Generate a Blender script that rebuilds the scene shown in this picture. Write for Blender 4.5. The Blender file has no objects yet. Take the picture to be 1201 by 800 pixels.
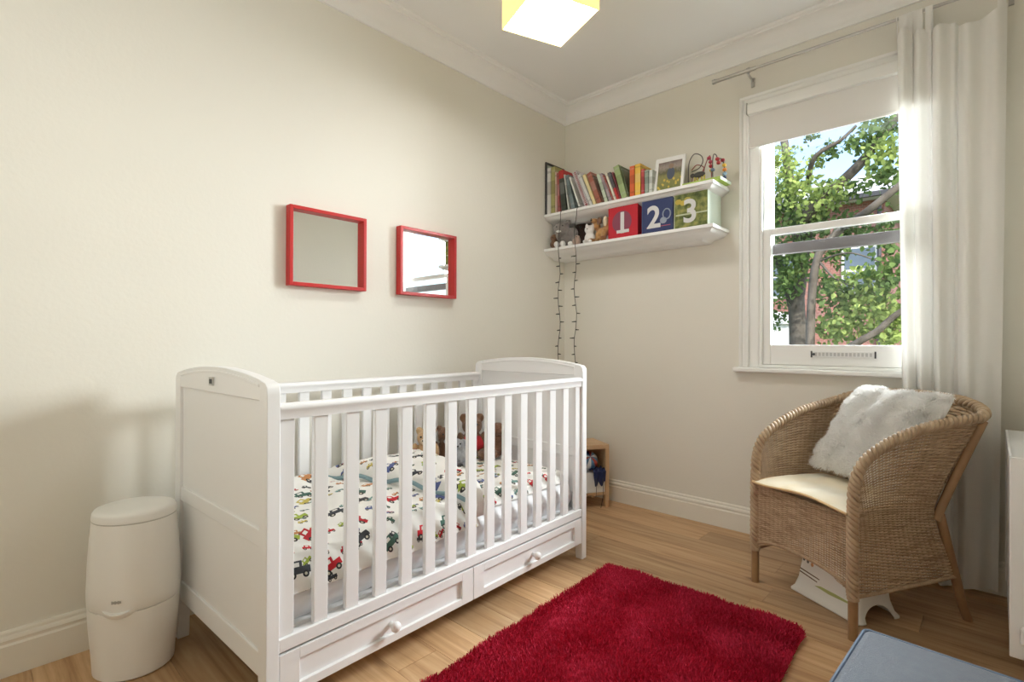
import bpy, math, random
import numpy as np
from mathutils import Vector, Matrix, Euler

# ------------------------------------------------------------------ scene, camera, light
S = bpy.context.scene
COL = S.collection
rnd = random.Random(7)
nrng = np.random.default_rng(11)

CAM = Vector((2.3331, -3.0790, 1.08))
yaw, pit, rol = math.radians(42.946), math.radians(0.163), math.radians(0.218)
F = Vector((-math.sin(yaw), math.cos(yaw), 0)); R = Vector((math.cos(yaw), math.sin(yaw), 0)); U = Vector((0, 0, 1))
F, U = F*math.cos(pit)+U*math.sin(pit), U*math.cos(pit)-F*math.sin(pit)
R, U = R*math.cos(rol)+U*math.sin(rol), U*math.cos(rol)-R*math.sin(rol)
cd = bpy.data.cameras.new('camera'); cam = bpy.data.objects.new('camera', cd); COL.objects.link(cam)
cd.sensor_width = 36.0; cd.lens = 605.83/1201*36.0; cd.clip_start = .02; cd.clip_end = 300
mw = Matrix((R, U, -F)).transposed().to_4x4(); mw.translation = CAM; cam.matrix_world = mw
S.camera = cam

S.view_settings.view_transform = 'Standard'; S.view_settings.look = 'None'
S.view_settings.gamma = 1.0; S.view_settings.use_curve_mapping = False
S.view_settings.exposure = 0.24
S.cycles.max_bounces = 14; S.cycles.diffuse_bounces = 8; S.cycles.transparent_max_bounces = 16
S.cycles.sample_clamp_indirect = 8.0

w = bpy.data.worlds.new('sky'); S.world = w; w.use_nodes = True
nt = w.node_tree; bgn = nt.nodes['Background']
sky = nt.nodes.new('ShaderNodeTexSky'); sky.sky_type = 'NISHITA'; sky.sun_disc = False
sky.sun_elevation = math.radians(48); sky.sun_rotation = math.radians(140); sky.air_density = 1.0; sky.dust_density = 2.2
nt.links.new(sky.outputs[0], bgn.inputs[0]); bgn.inputs[1].default_value = 0.42

def light(name, kind, loc, energy, color, **kw):
    d = bpy.data.lights.new(name, kind); d.energy = energy; d.color = color
    for k, v in kw.items(): setattr(d, k, v)
    o = bpy.data.objects.new(name, d); COL.objects.link(o); o.location = loc; return o
sun = light('sun', 'SUN', (3, -4, 9), 4.2, (1, .95, .86), angle=.01)
sun.rotation_euler = Vector((-.62, .55, -.62)).to_track_quat('-Z', 'Y').to_euler()
day = light('daylight', 'AREA', (2.30, 1.50, 2.15), 335, (.96, .985, 1.0), shape='RECTANGLE', size=1.4, size_y=1.0)
rear_fill = light('rear_fill_light', 'AREA', (1.15, -3.66, 1.75), 7, (1.0, .96, .90), shape='RECTANGLE', size=.9, size_y=1.7)  # added fill lamp behind the camera
rear_fill.rotation_euler = Vector((0, 1, .75)).to_track_quat('-Z', 'Y').to_euler()
day.rotation_euler = Vector((-.40, -1, -.30)).to_track_quat('-Z', 'Y').to_euler()

# ------------------------------------------------------------------ helpers
def tag(o, label=None, cat=None, group=None, kind=None):
    if label: o['label'] = label
    if cat: o['category'] = cat
    if group: o['group'] = group
    if kind: o['kind'] = kind
    return o
def empty(name, loc=(0, 0, 0), rz=0, label=None, cat=None, group=None, kind=None):
    o = bpy.data.objects.new(name, None); COL.objects.link(o)
    o.location = loc; o.rotation_euler = (0, 0, rz); o.empty_display_size = .05
    return tag(o, label, cat, group, kind)

class MB:
    def __init__(s): s.V = []; s.Fc = []; s.M = []; s.UV = None
    def add(s, v, f, m=0):
        n = len(s.V); s.V += [tuple(x) for x in v]; s.Fc += [tuple(i+n for i in q) for q in f]; s.M += [m]*len(f); return s
    def box(s, lo, hi, m=0, rot=None, at=(0, 0, 0)):
        x0, y0, z0 = lo; x1, y1, z1 = hi
        v = [Vector(c) for c in ((x0,y0,z0),(x1,y0,z0),(x1,y1,z0),(x0,y1,z0),(x0,y0,z1),(x1,y0,z1),(x1,y1,z1),(x0,y1,z1))]
        if rot is not None: v = [rot @ c + Vector(at) for c in v]
        return s.add(v, [(0,3,2,1),(4,5,6,7),(0,1,5,4),(1,2,6,5),(2,3,7,6),(3,0,4,7)], m)
    def rings(s, R_, m=0, closed=True, caps=True):
        n = len(R_[0]); v = [p for r in R_ for p in r]; f = []
        for i in range(len(R_)-1):
            for j in range(n if closed else n-1):
                k = (j+1) % n
                f.append((i*n+j, i*n+k, (i+1)*n+k, (i+1)*n+j))
        if caps:
            f.append(tuple(reversed(range(n)))); f.append(tuple((len(R_)-1)*n+j for j in range(n)))
        return s.add(v, f, m)
    def lathe(s, prof, n=24, c=(0, 0, 0), sx=1, sy=1, m=0):
        return s.rings([[(c[0]+r*sx*math.cos(6.28318*j/n), c[1]+r*sy*math.sin(6.28318*j/n), c[2]+z) for j in range(n)] for r, z in prof], m)
    def tube(s, pts, r, n=8, m=0, closed=False):
        P = [Vector(p) for p in pts]; rs = r if isinstance(r, (list, tuple)) else [r]*len(P); out = []; up = None
        for i, p in enumerate(P):
            t = (P[min(i+1, len(P)-1)]-P[max(i-1, 0)]).normalized()
            if up is None: up = Vector((0, 0, 1)) if abs(t.z) < .9 else Vector((1, 0, 0))
            a = t.cross(up).normalized(); b = a.cross(t); up = b
            out.append([p+(a*math.cos(6.28318*j/n)+b*math.sin(6.28318*j/n))*rs[i] for j in range(n)])
        return s.rings(out, m)
    def prism(s, poly, d0, d1, axis='x', m=0):
        def mk(p, d): return {'x': (d, p[0], p[1]), 'y': (p[0], d, p[1]), 'z': (p[0], p[1], d)}[axis]
        return s.rings([[mk(p, d0) for p in poly], [mk(p, d1) for p in poly]], m)
    def ell(s, c, r, n=14, k=9, m=0, rot=None):
        R_ = []
        for i in range(1, k):
            a = math.pi*i/k
            ring = [Vector((r[0]*math.sin(a)*math.cos(6.28318*j/n), r[1]*math.sin(a)*math.sin(6.28318*j/n), -r[2]*math.cos(a))) for j in range(n)]
            if rot is not None: ring = [rot @ q for q in ring]
            R_.append([q+Vector(c) for q in ring])
        return s.rings(R_, m)
    def build(s, name, mats, parent=None, smooth=None, bevel=0, loc=None, label=None, segs=2, weight=None):
        me = bpy.data.meshes.new(name); me.from_pydata(s.V, [], s.Fc); me.update()
        mats = mats if isinstance(mats, (list, tuple)) else [mats]
        for q in mats: me.materials.append(q)
        if len(mats) > 1: me.polygons.foreach_set('material_index', s.M)
        fix_normals(me)
        if smooth is not None:
            me.polygons.foreach_set('use_smooth', [True]*len(me.polygons)); me.set_sharp_from_angle(angle=math.radians(smooth))
        o = bpy.data.objects.new(name, me); COL.objects.link(o)
        if parent: o.parent = parent
        if loc: o.location = loc
        if bevel:
            b = o.modifiers.new('bevel', 'BEVEL'); b.width = bevel; b.segments = segs; b.limit_method = 'ANGLE'; b.angle_limit = math.radians(40)
            if smooth is None:
                me.polygons.foreach_set('use_smooth', [True]*len(me.polygons)); b.harden_normals = True
        if label: o['label'] = label
        return o
def fix_normals(me):
    import bmesh
    b = bmesh.new(); b.from_mesh(me); bmesh.ops.recalc_face_normals(b, faces=b.faces); b.to_mesh(me); b.free()
def npmesh(name, V, Fq, m, parent=None, smooth=True, uv=None):
    me = bpy.data.meshes.new(name); V = np.asarray(V, dtype=np.float32); Fq = np.asarray(Fq, dtype=np.int32); k = Fq.shape[1]
    me.vertices.add(len(V)); me.vertices.foreach_set('co', V.ravel())
    me.loops.add(Fq.size); me.loops.foreach_set('vertex_index', Fq.ravel())
    me.polygons.add(len(Fq)); me.polygons.foreach_set('loop_start', np.arange(len(Fq), dtype=np.int32)*k)
    if uv is not None:
        l = me.uv_layers.new(name='UVMap'); l.data.foreach_set('uv', np.asarray(uv, dtype=np.float32)[Fq.ravel()].ravel())
    me.update(calc_edges=True); me.validate()
    if smooth: me.polygons.foreach_set('use_smooth', [True]*len(me.polygons))
    for q in (m if isinstance(m, (list, tuple)) else [m]): me.materials.append(q)
    o = bpy.data.objects.new(name, me); COL.objects.link(o)
    if parent: o.parent = parent
    return o
def gridfaces(m, n, off=0):
    i, j = np.meshgrid(np.arange(m-1), np.arange(n-1), indexing='ij'); a = (i*n+j).ravel()+off
    return np.stack([a, a+1, a+n+1, a+n], 1)
def snoise(x, y, seed=0, octv=3, f=1.0):
    g = np.random.default_rng(seed); out = 0; amp = 1.0
    for o in range(octv):
        for _ in range(4):
            a = g.uniform(0, 6.283); k = f*g.uniform(.7, 1.3); out = out+amp*np.sin((x*np.cos(a)+y*np.sin(a))*k*6.283+g.uniform(0, 6.283))/4
        amp *= .55; f *= 2
    return out

# ------------------------------------------------------------------ materials
def node(t, k, **kw):
    n = t.nodes.new(k)
    for a, b in kw.items():
        if a in n.inputs.keys(): n.inputs[a].default_value = b
        else: setattr(n, a, b)
    return n
def mat(name, color, rough=.5, bump=None, var=None, spec=.5, metal=0.0, sheen=0.0):
    """bump=(scale,strength); var=(scale,color2,amount)"""
    m = bpy.data.materials.new(name); m.use_nodes = True; t = m.node_tree; b = t.nodes['Principled BSDF']
    b.inputs['Base Color'].default_value = (*color, 1); b.inputs['Roughness'].default_value = rough
    b.inputs['Metallic'].default_value = metal; b.inputs['Specular IOR Level'].default_value = spec
    if sheen: b.inputs['Sheen Weight'].default_value = sheen
    co = t.nodes.new('ShaderNodeTexCoord')
    if var:
        n = node(t, 'ShaderNodeTexNoise', Scale=var[0], Detail=4.0); t.links.new(co.outputs['Object'], n.inputs['Vector'])
        rp = t.nodes.new('ShaderNodeValToRGB'); rp.color_ramp.elements[0].position = .35; rp.color_ramp.elements[1].position = .65
        rp.color_ramp.elements[0].color = (*color, 1)
        c2 = [color[i]*(1-var[2])+var[1][i]*var[2] for i in range(3)]; rp.color_ramp.elements[1].color = (*c2, 1)
        t.links.new(n.outputs[0], rp.inputs[0]); t.links.new(rp.outputs[0], b.inputs['Base Color'])
    if bump:
        n = node(t, 'ShaderNodeTexNoise', Scale=bump[0], Detail=3.0); t.links.new(co.outputs['Object'], n.inputs['Vector'])
        bp = node(t, 'ShaderNodeBump', Strength=bump[1], Distance=.01); t.links.new(n.outputs[0], bp.inputs['Height']); t.links.new(bp.outputs[0], b.inputs['Normal'])
    return m
def emis(name, col, st):
    m = bpy.data.materials.new(name); m.use_nodes = True; t = m.node_tree; t.nodes.remove(t.nodes['Principled BSDF'])
    e = node(t, 'ShaderNodeEmission', Color=(*col, 1), Strength=st); t.links.new(e.outputs[0], t.nodes['Material Output'].inputs[0]); return m

WALL = mat('cream_wall_paint', (.79, .77, .70), .85, (60, .06), (1.2, (.805, .78, .705), .5), spec=.2)
CEIL = mat('ceiling_paint', (.88, .885, .89), .9, (40, .05), spec=.2)
TRIM = mat('trim_paint', (.83, .80, .72), .45, (30, .03), spec=.35)
CORN = mat('cornice_paint', (.89, .89, .885), .7, spec=.3)
WIN = mat('window_paint', (.86, .86, .84), .35)
COT = mat('cot_white_paint', (.84, .84, .845), .38, (25, .03))
PLAST = mat('bin_plastic', (.85, .84, .81), .32)
PLAST2 = mat('stool_plastic', (.84, .82, .76), .35)
STEEL = mat('brushed_steel', (.55, .54, .52), .32, metal=1.0)
CHROME = mat('chrome', (.75, .75, .76), .15, metal=1.0)
DARK = mat('dark_grey', (.045, .045, .05), .5)
RED = mat('red_lacquer', (.52, .022, .022), .30)
MIRROR = mat('mirror_glass', (.93, .94, .94), .0, metal=1.0)
BLIND = mat('blind_fabric', (.80, .785, .76), .8, (300, .05))
CREAMPAD = mat('cream_pad', (.87, .77, .57), .9, (40, .25), (6, (.90, .86, .73), .9))
FUR = mat('white_fur', (.94, .935, .92), .95, sheen=.3)
BLUE = mat('blue_upholstery', (.225, .275, .365), .95, (400, .3), (60, (.26, .315, .405), .6), sheen=.3)
RUG = mat('rug_base', (.40, .012, .03), .95)
RAD = mat('radiator_enamel', (.86, .86, .85), .3)
BIRCH = mat('birch_wood', (.55, .36, .20), .5, (50, .06), (9, (.62, .43, .26), .8))
CANE = mat('cane_pole', (.36, .215, .105), .45, (40, .1), (14, (.27, .15, .07), .9))
MATT = mat('mattress_cotton', (.83, .83, .84), .85, (14, .5))
SLATE = mat('slate', (.60, .60, .62), .7)
TAN = mat('tan_plush', (.56, .37, .20), 1.0, (90, .8), sheen=.3)
BROWN = mat('brown_plush', (.19, .10, .055), 1.0, (90, .8), sheen=.3)
DKBROWN = mat('dark_brown_plush', (.05, .026, .018), 1.0, (90, .8), sheen=.2)
GREYP = mat('grey_plush', (.24, .215, .20), 1.0, (90, .8), sheen=.3)
PALEG = mat('pale_grey_plush', (.50, .52, .55), 1.0, (60, .6), (22, (.20, .22, .26), .9), sheen=.3)
WHITEP = mat('white_plush', (.82, .81, .79), 1.0, (90, .6), sheen=.3)
CREAMP = mat('cream_plush', (.68, .56, .40), 1.0, (90, .6), sheen=.3)
REDC = mat('red_cloth', (.50, .02, .03), .8)
NAVY = mat('navy_cloth', (.022, .03, .10), .9, (60, .3))
BLACK = mat('black_plastic', (.015, .015, .016), .3)
GREENC = mat('dark_green_cable', (.03, .035, .022), .5)
PAGES = mat('book_pages', (.78, .74, .64), .9, (200, .2))
WHITE = mat('plain_white', (.83, .83, .82), .5)
OUTW = mat('white_render', (.75, .75, .74), .8)
BARK = mat('bark', (.13, .11, .09), .95, (18, 1.0), (8, (.07, .058, .045), .9))
LAWN = mat('lawn', (.07, .12, .03), .95, (5, .5), (2, (.10, .15, .05), .8))

def wood_mat():
    m = mat('oak_plank', (.42, .25, .12), .38, spec=.35); t = m.node_tree; b = t.nodes['Principled BSDF']
    g = t.nodes.new('ShaderNodeNewGeometry'); oi = t.nodes.new('ShaderNodeObjectInfo')
    mp = node(t, 'ShaderNodeVectorMath', operation='MULTIPLY'); mp.inputs[1].default_value = (1.6, 26, 1)
    sc = node(t, 'ShaderNodeVectorMath', operation='SCALE'); sc.inputs[0].default_value = (37, 91, 53); t.links.new(oi.outputs['Random'], sc.inputs['Scale'])
    ad = node(t, 'ShaderNodeVectorMath', operation='ADD')
    t.links.new(g.outputs['Position'], mp.inputs[0]); t.links.new(mp.outputs[0], ad.inputs[0]); t.links.new(sc.outputs[0], ad.inputs[1])
    n = node(t, 'ShaderNodeTexNoise', Scale=1.0, Detail=6.0, Roughness=.62, Distortion=.9); t.links.new(ad.outputs[0], n.inputs['Vector'])
    rp = t.nodes.new('ShaderNodeValToRGB'); e = rp.color_ramp.elements
    e[0].position = .30; e[0].color = (.33, .185, .088, 1); e[1].position = .70; e[1].color = (.60, .41, .235, 1)
    x = e.new(.48); x.color = (.49, .305, .160, 1)
    t.links.new(n.outputs[0], rp.inputs[0])
    # knots
    mk = node(t, 'ShaderNodeVectorMath', operation='MULTIPLY'); mk.inputs[1].default_value = (2.3, 5.5, 1); ak = node(t, 'ShaderNodeVectorMath', operation='ADD')
    t.links.new(g.outputs['Position'], mk.inputs[0]); t.links.new(mk.outputs[0], ak.inputs[0]); t.links.new(sc.outputs[0], ak.inputs[1])
    vo = node(t, 'ShaderNodeTexVoronoi', Scale=1.0); t.links.new(ak.outputs[0], vo.inputs['Vector'])
    kr = t.nodes.new('ShaderNodeValToRGB'); kr.color_ramp.elements[0].position = .03; kr.color_ramp.elements[0].color = (.28, .22, .18, 1)
    kr.color_ramp.elements[1].position = .12; kr.color_ramp.elements[1].color = (1, 1, 1, 1); t.links.new(vo.outputs['Distance'], kr.inputs[0])
    mx = node(t, 'ShaderNodeMix', data_type='RGBA', blend_type='MULTIPLY'); mx.inputs[0].default_value = .8
    t.links.new(rp.outputs[0], mx.inputs[6]); t.links.new(kr.outputs[0], mx.inputs[7])
    hs = t.nodes.new('ShaderNodeHueSaturation'); mr = node(t, 'ShaderNodeMapRange'); mr.inputs['To Min'].default_value = .80; mr.inputs['To Max'].default_value = 1.22
    t.links.new(oi.outputs['Random'], mr.inputs[0]); t.links.new(mr.outputs[0], hs.inputs['Value']); t.links.new(mx.outputs[2], hs.inputs['Color'])
    t.links.new(hs.outputs[0], b.inputs['Base Color'])
    bp = node(t, 'ShaderNodeBump', Strength=.12, Distance=.003); t.links.new(n.outputs[0], bp.inputs['Height']); t.links.new(bp.outputs[0], b.inputs['Normal'])
    return m
OAK = wood_mat()

def wicker_mat():
    m = mat('woven_willow', (.36, .22, .115), .55, spec=.35); t = m.node_tree; b = t.nodes['Principled BSDF']
    co = t.nodes.new('ShaderNodeTexCoord')
    mp = node(t, 'ShaderNodeVectorMath', operation='MULTIPLY'); mp.inputs[1].default_value = (14, 14, 190); t.links.new(co.outputs['Object'], mp.inputs[0])
    n = node(t, 'ShaderNodeTexNoise', Scale=1.0, Detail=3.0); t.links.new(mp.outputs[0], n.inputs['Vector'])
    rp = t.nodes.new('ShaderNodeValToRGB'); e = rp.color_ramp.elements
    e[0].position = .28; e[0].color = (.29, .185, .108, 1); e[1].position = .75; e[1].color = (.70, .54, .37, 1); x = e.new(.5); x.color = (.52, .37, .235, 1)
    t.links.new(n.outputs[0], rp.inputs[0]); t.links.new(rp.outputs[0], b.inputs['Base Color']); return m
WICK = wicker_mat()
BRAID = mat('willow_braid', (.50, .37, .24), .5, (60, .2), (20, (.37, .25, .15), .9))

def vehicle_mat():
    """cotton printed with small cars and diggers in many colours"""
    m = mat('vehicle_print_cotton', (.8, .79, .75), .9, (18, .25)); t = m.node_tree; b = t.nodes['Principled BSDF']
    uv = t.nodes.new('ShaderNodeUVMap'); L = t.links.new
    def layer(scale, off, base, keep):
        sc = node(t, 'ShaderNodeVectorMath', operation='MULTIPLY_ADD'); sc.inputs[1].default_value = (scale,)*3; sc.inputs[2].default_value = off; L(uv.outputs[0], sc.inputs[0])
        vo = node(t, 'ShaderNodeTexVoronoi', voronoi_dimensions='2D', Scale=1.0, Randomness=.55); L(sc.outputs[0], vo.inputs['Vector'])
        df = node(t, 'ShaderNodeVectorMath', operation='SUBTRACT'); L(sc.outputs[0], df.inputs[0]); L(vo.outputs['Position'], df.inputs[1])
        sp = t.nodes.new('ShaderNodeSeparateColor'); L(vo.outputs['Color'], sp.inputs[0])
        an = node(t, 'ShaderNodeMath', operation='MULTIPLY_ADD'); an.inputs[1].default_value = 1.6; an.inputs[2].default_value = -.8; L(sp.outputs[0], an.inputs[0])
        ro = node(t, 'ShaderNodeVectorRotate', rotation_type='Z_AXIS'); L(df.outputs[0], ro.inputs['Vector']); L(an.outputs[0], ro.inputs['Angle'])
        xy = t.nodes.new('ShaderNodeSeparateXYZ'); L(ro.outputs[0], xy.inputs[0])
        def M(op, a, b_=None):
            n = node(t, 'ShaderNodeMath', operation=op)
            for i, q in enumerate((a, b_)):
                if q is None: continue
                if isinstance(q, (int, float)): n.inputs[i].default_value = q
                else: L(q, n.inputs[i])
            return n.outputs[0]
        X, Y = xy.outputs[0], xy.outputs[1]
        def rect(cx, cy, hx, hy): return M('MULTIPLY', M('LESS_THAN', M('ABSOLUTE', M('SUBTRACT', X, cx)), hx), M('LESS_THAN', M('ABSOLUTE', M('SUBTRACT', Y, cy)), hy))
        def circ(cx, cy, r):
            dx = M('SUBTRACT', X, cx); dy = M('SUBTRACT', Y, cy)
            return M('LESS_THAN', M('ADD', M('MULTIPLY', dx, dx), M('MULTIPLY', dy, dy)), r*r)
        body = M('MAXIMUM', rect(0, -.02, .30, .09), rect(-.06, .12, .15, .09)); cab = rect(-.06, .115, .075, .05)
        wh = M('MAXIMUM', circ(-.17, -.13, .085), circ(.17, -.13, .085)); hub = M('MAXIMUM', circ(-.17, -.13, .038), circ(.17, -.13, .038))
        rp = t.nodes.new('ShaderNodeValToRGB'); rp.color_ramp.interpolation = 'CONSTANT'; e = rp.color_ramp.elements
        cols = [(.50, .015, .025), (.06, .13, .10), (.045, .05, .06), (.10, .13, .30), (.45, .02, .03), (.33, .42, .06), (.16, .30, .28), (.50, .22, .08), (.05, .05, .055), (.55, .45, .10)]
        e[0].color = (*cols[0], 1); e[1].position = .1; e[1].color = (*cols[1], 1)
        for i in range(2, len(cols)): q = e.new(i/len(cols)); q.color = (*cols[i], 1)
        L(sp.outputs[1], rp.inputs[0])
        def mix(f, a, c):
            x = node(t, 'ShaderNodeMix', data_type='RGBA'); L(f, x.inputs[0])
            if isinstance(a, tuple): x.inputs[6].default_value = a
            else: L(a, x.inputs[6])
            if isinstance(c, tuple): x.inputs[7].default_value = c
            else: L(c, x.inputs[7])
            return x.outputs[2]
        kp = M('LESS_THAN', sp.outputs[2], keep); K_ = lambda q: M('MULTIPLY', q, kp)
        o = mix(K_(body), base, rp.outputs[0]); o = mix(K_(cab), o, (.75, .74, .70, 1)); o = mix(K_(wh), o, (.03, .03, .035, 1)); o = mix(K_(hub), o, (.55, .52, .42, 1)); return o
    o = layer(17.5, (.37, 1.9, 0), (.83, .82, .785, 1), .7)
    o = layer(8.6, (3.1, .63, 0), o, 1.1)
    L(o, b.inputs['Base Color']); return m
VEH = vehicle_mat()
TEAL = mat('teal_hem', (.22, .33, .36), .9)

def curtain_mat():
    m = bpy.data.materials.new('sheer_white_cotton'); m.use_nodes = True; t = m.node_tree; t.nodes.remove(t.nodes['Principled BSDF'])
    d = node(t, 'ShaderNodeBsdfDiffuse', Color=(.86, .85, .82, 1)); tr = node(t, 'ShaderNodeBsdfTranslucent', Color=(.90, .89, .86, 1))
    mx = t.nodes.new('ShaderNodeMixShader'); mx.inputs[0].default_value = .08
    t.links.new(d.outputs[0], mx.inputs[1]); t.links.new(tr.outputs[0], mx.inputs[2]); t.links.new(mx.outputs[0], t.nodes['Material Output'].inputs[0])
    co = t.nodes.new('ShaderNodeTexCoord'); n = node(t, 'ShaderNodeTexNoise', Scale=500.0); t.links.new(co.outputs['Object'], n.inputs['Vector'])
    bp = node(t, 'ShaderNodeBump', Strength=.1, Distance=.002); t.links.new(n.outputs[0], bp.inputs['Height']); t.links.new(bp.outputs[0], d.inputs['Normal']); return m
CURT = curtain_mat()
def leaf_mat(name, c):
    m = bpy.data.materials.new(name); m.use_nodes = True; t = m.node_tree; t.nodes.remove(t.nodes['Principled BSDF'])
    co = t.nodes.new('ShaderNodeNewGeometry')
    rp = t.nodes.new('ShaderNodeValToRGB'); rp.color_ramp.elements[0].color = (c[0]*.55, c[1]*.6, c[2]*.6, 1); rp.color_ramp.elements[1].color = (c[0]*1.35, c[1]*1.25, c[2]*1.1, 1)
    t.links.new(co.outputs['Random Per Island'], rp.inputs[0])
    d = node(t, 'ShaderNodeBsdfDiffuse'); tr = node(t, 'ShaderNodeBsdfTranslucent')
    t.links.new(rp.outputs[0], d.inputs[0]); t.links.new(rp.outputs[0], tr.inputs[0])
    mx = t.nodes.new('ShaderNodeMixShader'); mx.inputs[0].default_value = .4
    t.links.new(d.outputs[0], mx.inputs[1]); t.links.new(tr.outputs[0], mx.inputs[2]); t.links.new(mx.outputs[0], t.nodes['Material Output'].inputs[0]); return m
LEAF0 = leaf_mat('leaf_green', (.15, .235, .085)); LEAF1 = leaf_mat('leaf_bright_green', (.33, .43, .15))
def glass_mat():
    m = bpy.data.materials.new('window_glass'); m.use_nodes = True; t = m.node_tree; t.nodes.remove(t.nodes['Principled BSDF'])
    a = node(t, 'ShaderNodeBsdfTransparent', Color=(.97, .985, .98, 1)); g = node(t, 'ShaderNodeBsdfGlossy', Roughness=.0)
    f = node(t, 'ShaderNodeFresnel', IOR=1.3); mx = t.nodes.new('ShaderNodeMixShader')
    ge = t.nodes.new('ShaderNodeNewGeometry'); fr_ = node(t, 'ShaderNodeMath', operation='SUBTRACT'); fr_.inputs[0].default_value = 1; t.links.new(ge.outputs['Backfacing'], fr_.inputs[1])
    fm = node(t, 'ShaderNodeMath', operation='MULTIPLY'); t.links.new(f.outputs[0], fm.inputs[0]); t.links.new(fr_.outputs[0], fm.inputs[1])
    t.links.new(fm.outputs[0], mx.inputs[0]); t.links.new(a.outputs[0], mx.inputs[1]); t.links.new(g.outputs[0], mx.inputs[2])
    t.links.new(mx.outputs[0], t.nodes['Material Output'].inputs[0]); return m
GLASS = glass_mat()
def brick_mat():
    m = mat('red_brickwork', (.3, .1, .06), .9); t = m.node_tree; b = t.nodes['Principled BSDF']
    co = t.nodes.new('ShaderNodeTexCoord'); mp = node(t, 'ShaderNodeMapping'); mp.inputs['Rotation'].default_value = (math.radians(90), 0, 0)
    t.links.new(co.outputs['Object'], mp.inputs[0])
    k = node(t, 'ShaderNodeTexBrick', Scale=4.4, Color1=(.30, .12, .09, 1), Color2=(.20, .085, .07, 1), Mortar=(.34, .29, .26, 1)); k.inputs['Mortar Size'].default_value = .012
    t.links.new(mp.outputs[0], k.inputs['Vector']); t.links.new(k.outputs[0], b.inputs['Base Color']); return m
BRICK = brick_mat()
def photo_mat():
    """print of a figure standing in a yellow flower meadow"""
    m = mat('flower_meadow_print', (.2, .2, .1), .25); t = m.node_tree; b = t.nodes['Principled BSDF']; L = t.links.new
    co = t.nodes.new('ShaderNodeTexCoord'); sx = t.nodes.new('ShaderNodeSeparateXYZ'); L(co.outputs['Generated'], sx.inputs[0])
    rp = t.nodes.new('ShaderNodeValToRGB'); e = rp.color_ramp.elements
    e[0].position = .0; e[0].color = (.17, .19, .06, 1); e[1].position = 1; e[1].color = (.20, .16, .15, 1)
    for p, c in ((.45, (.27, .26, .10)), (.62, (.13, .13, .07)), (.80, (.34, .29, .26))): q = e.new(p); q.color = (*c, 1)
    n = node(t, 'ShaderNodeTexNoise', Scale=9.0, Detail=4.0); L(co.outputs['Generated'], n.inputs['Vector'])
    ad = node(t, 'ShaderNodeMath', operation='MULTIPLY_ADD'); ad.inputs[1].default_value = .35; L(n.outputs[0], ad.inputs[0]); sb = node(t, 'ShaderNodeMath', operation='SUBTRACT'); sb.inputs[1].default_value = .17
    L(sx.outputs[2], ad.inputs[2]); L(ad.outputs[0], sb.inputs[0]); L(sb.outputs[0], rp.inputs[0])
    vo = node(t, 'ShaderNodeTexVoronoi', Scale=8.0); L(co.outputs['Generated'], vo.inputs['Vector'])
    lt = node(t, 'ShaderNodeMath', operation='LESS_THAN'); lt.inputs[1].default_value = .36; L(vo.outputs['Distance'], lt.inputs[0])
    lz = node(t, 'ShaderNodeMath', operation='LESS_THAN'); lz.inputs[1].default_value = .42; L(sx.outputs[2], lz.inputs[0])
    ml = node(t, 'ShaderNodeMath', operation='MULTIPLY'); L(lt.outputs[0], ml.inputs[0]); L(lz.outputs[0], ml.inputs[1])
    mx = node(t, 'ShaderNodeMix', data_type='RGBA'); L(ml.outputs[0], mx.inputs[0]); L(rp.outputs[0], mx.inputs[6]); mx.inputs[7].default_value = (.62, .47, .10, 1)
    def rect(cx, cz, hx, hz):
        o = None
        for s_, c, h in ((sx.outputs[0], cx, hx), (sx.outputs[2], cz, hz)):
            a = node(t, 'ShaderNodeMath', operation='SUBTRACT'); a.inputs[1].default_value = c; L(s_, a.inputs[0])
            d = node(t, 'ShaderNodeMath', operation='DIVIDE'); d.inputs[1].default_value = h; L(a.outputs[0], d.inputs[0])
            q = node(t, 'ShaderNodeMath', operation='MULTIPLY'); L(d.outputs[0], q.inputs[0]); L(d.outputs[0], q.inputs[1])
            if o is None: o = q
            else:
                r = node(t, 'ShaderNodeMath', operation='ADD'); L(o.outputs[0], r.inputs[0]); L(q.outputs[0], r.inputs[1]); o = r
        l = node(t, 'ShaderNodeMath', operation='LESS_THAN'); l.inputs[1].default_value = 1; L(o.outputs[0], l.inputs[0]); return l.outputs[0]
    last = mx.outputs[2]
    for f, c in ((rect(.55, .56, .16, .21), (.09, .11, .15)), (rect(.55, .82, .10, .09), (.30, .21, .15))):
        x = node(t, 'ShaderNodeMix', data_type='RGBA'); L(f, x.inputs[0]); L(last, x.inputs[6]); x.inputs[7].default_value = (*c, 1); last = x.outputs[2]
    L(last, b.inputs['Base Color']); return m
def meadow_cloth():
    m = mat('garden_print_cloth', (.2, .25, .06), .8); t = m.node_tree; b = t.nodes['Principled BSDF']; L = t.links.new
    co = t.nodes.new('ShaderNodeTexCoord'); n = node(t, 'ShaderNodeTexNoise', Scale=5.0, Detail=3.0); L(co.outputs['Generated'], n.inputs['Vector'])
    rp = t.nodes.new('ShaderNodeValToRGB'); e = rp.color_ramp.elements; e[0].position = .34; e[0].color = (.06, .085, .025, 1); e[1].position = .66; e[1].color = (.34, .33, .10, 1)
    q = e.new(.52); q.color = (.17, .20, .06, 1); L(n.outputs[0], rp.inputs[0]); L(rp.outputs[0], b.inputs['Base Color']); return m

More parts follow.
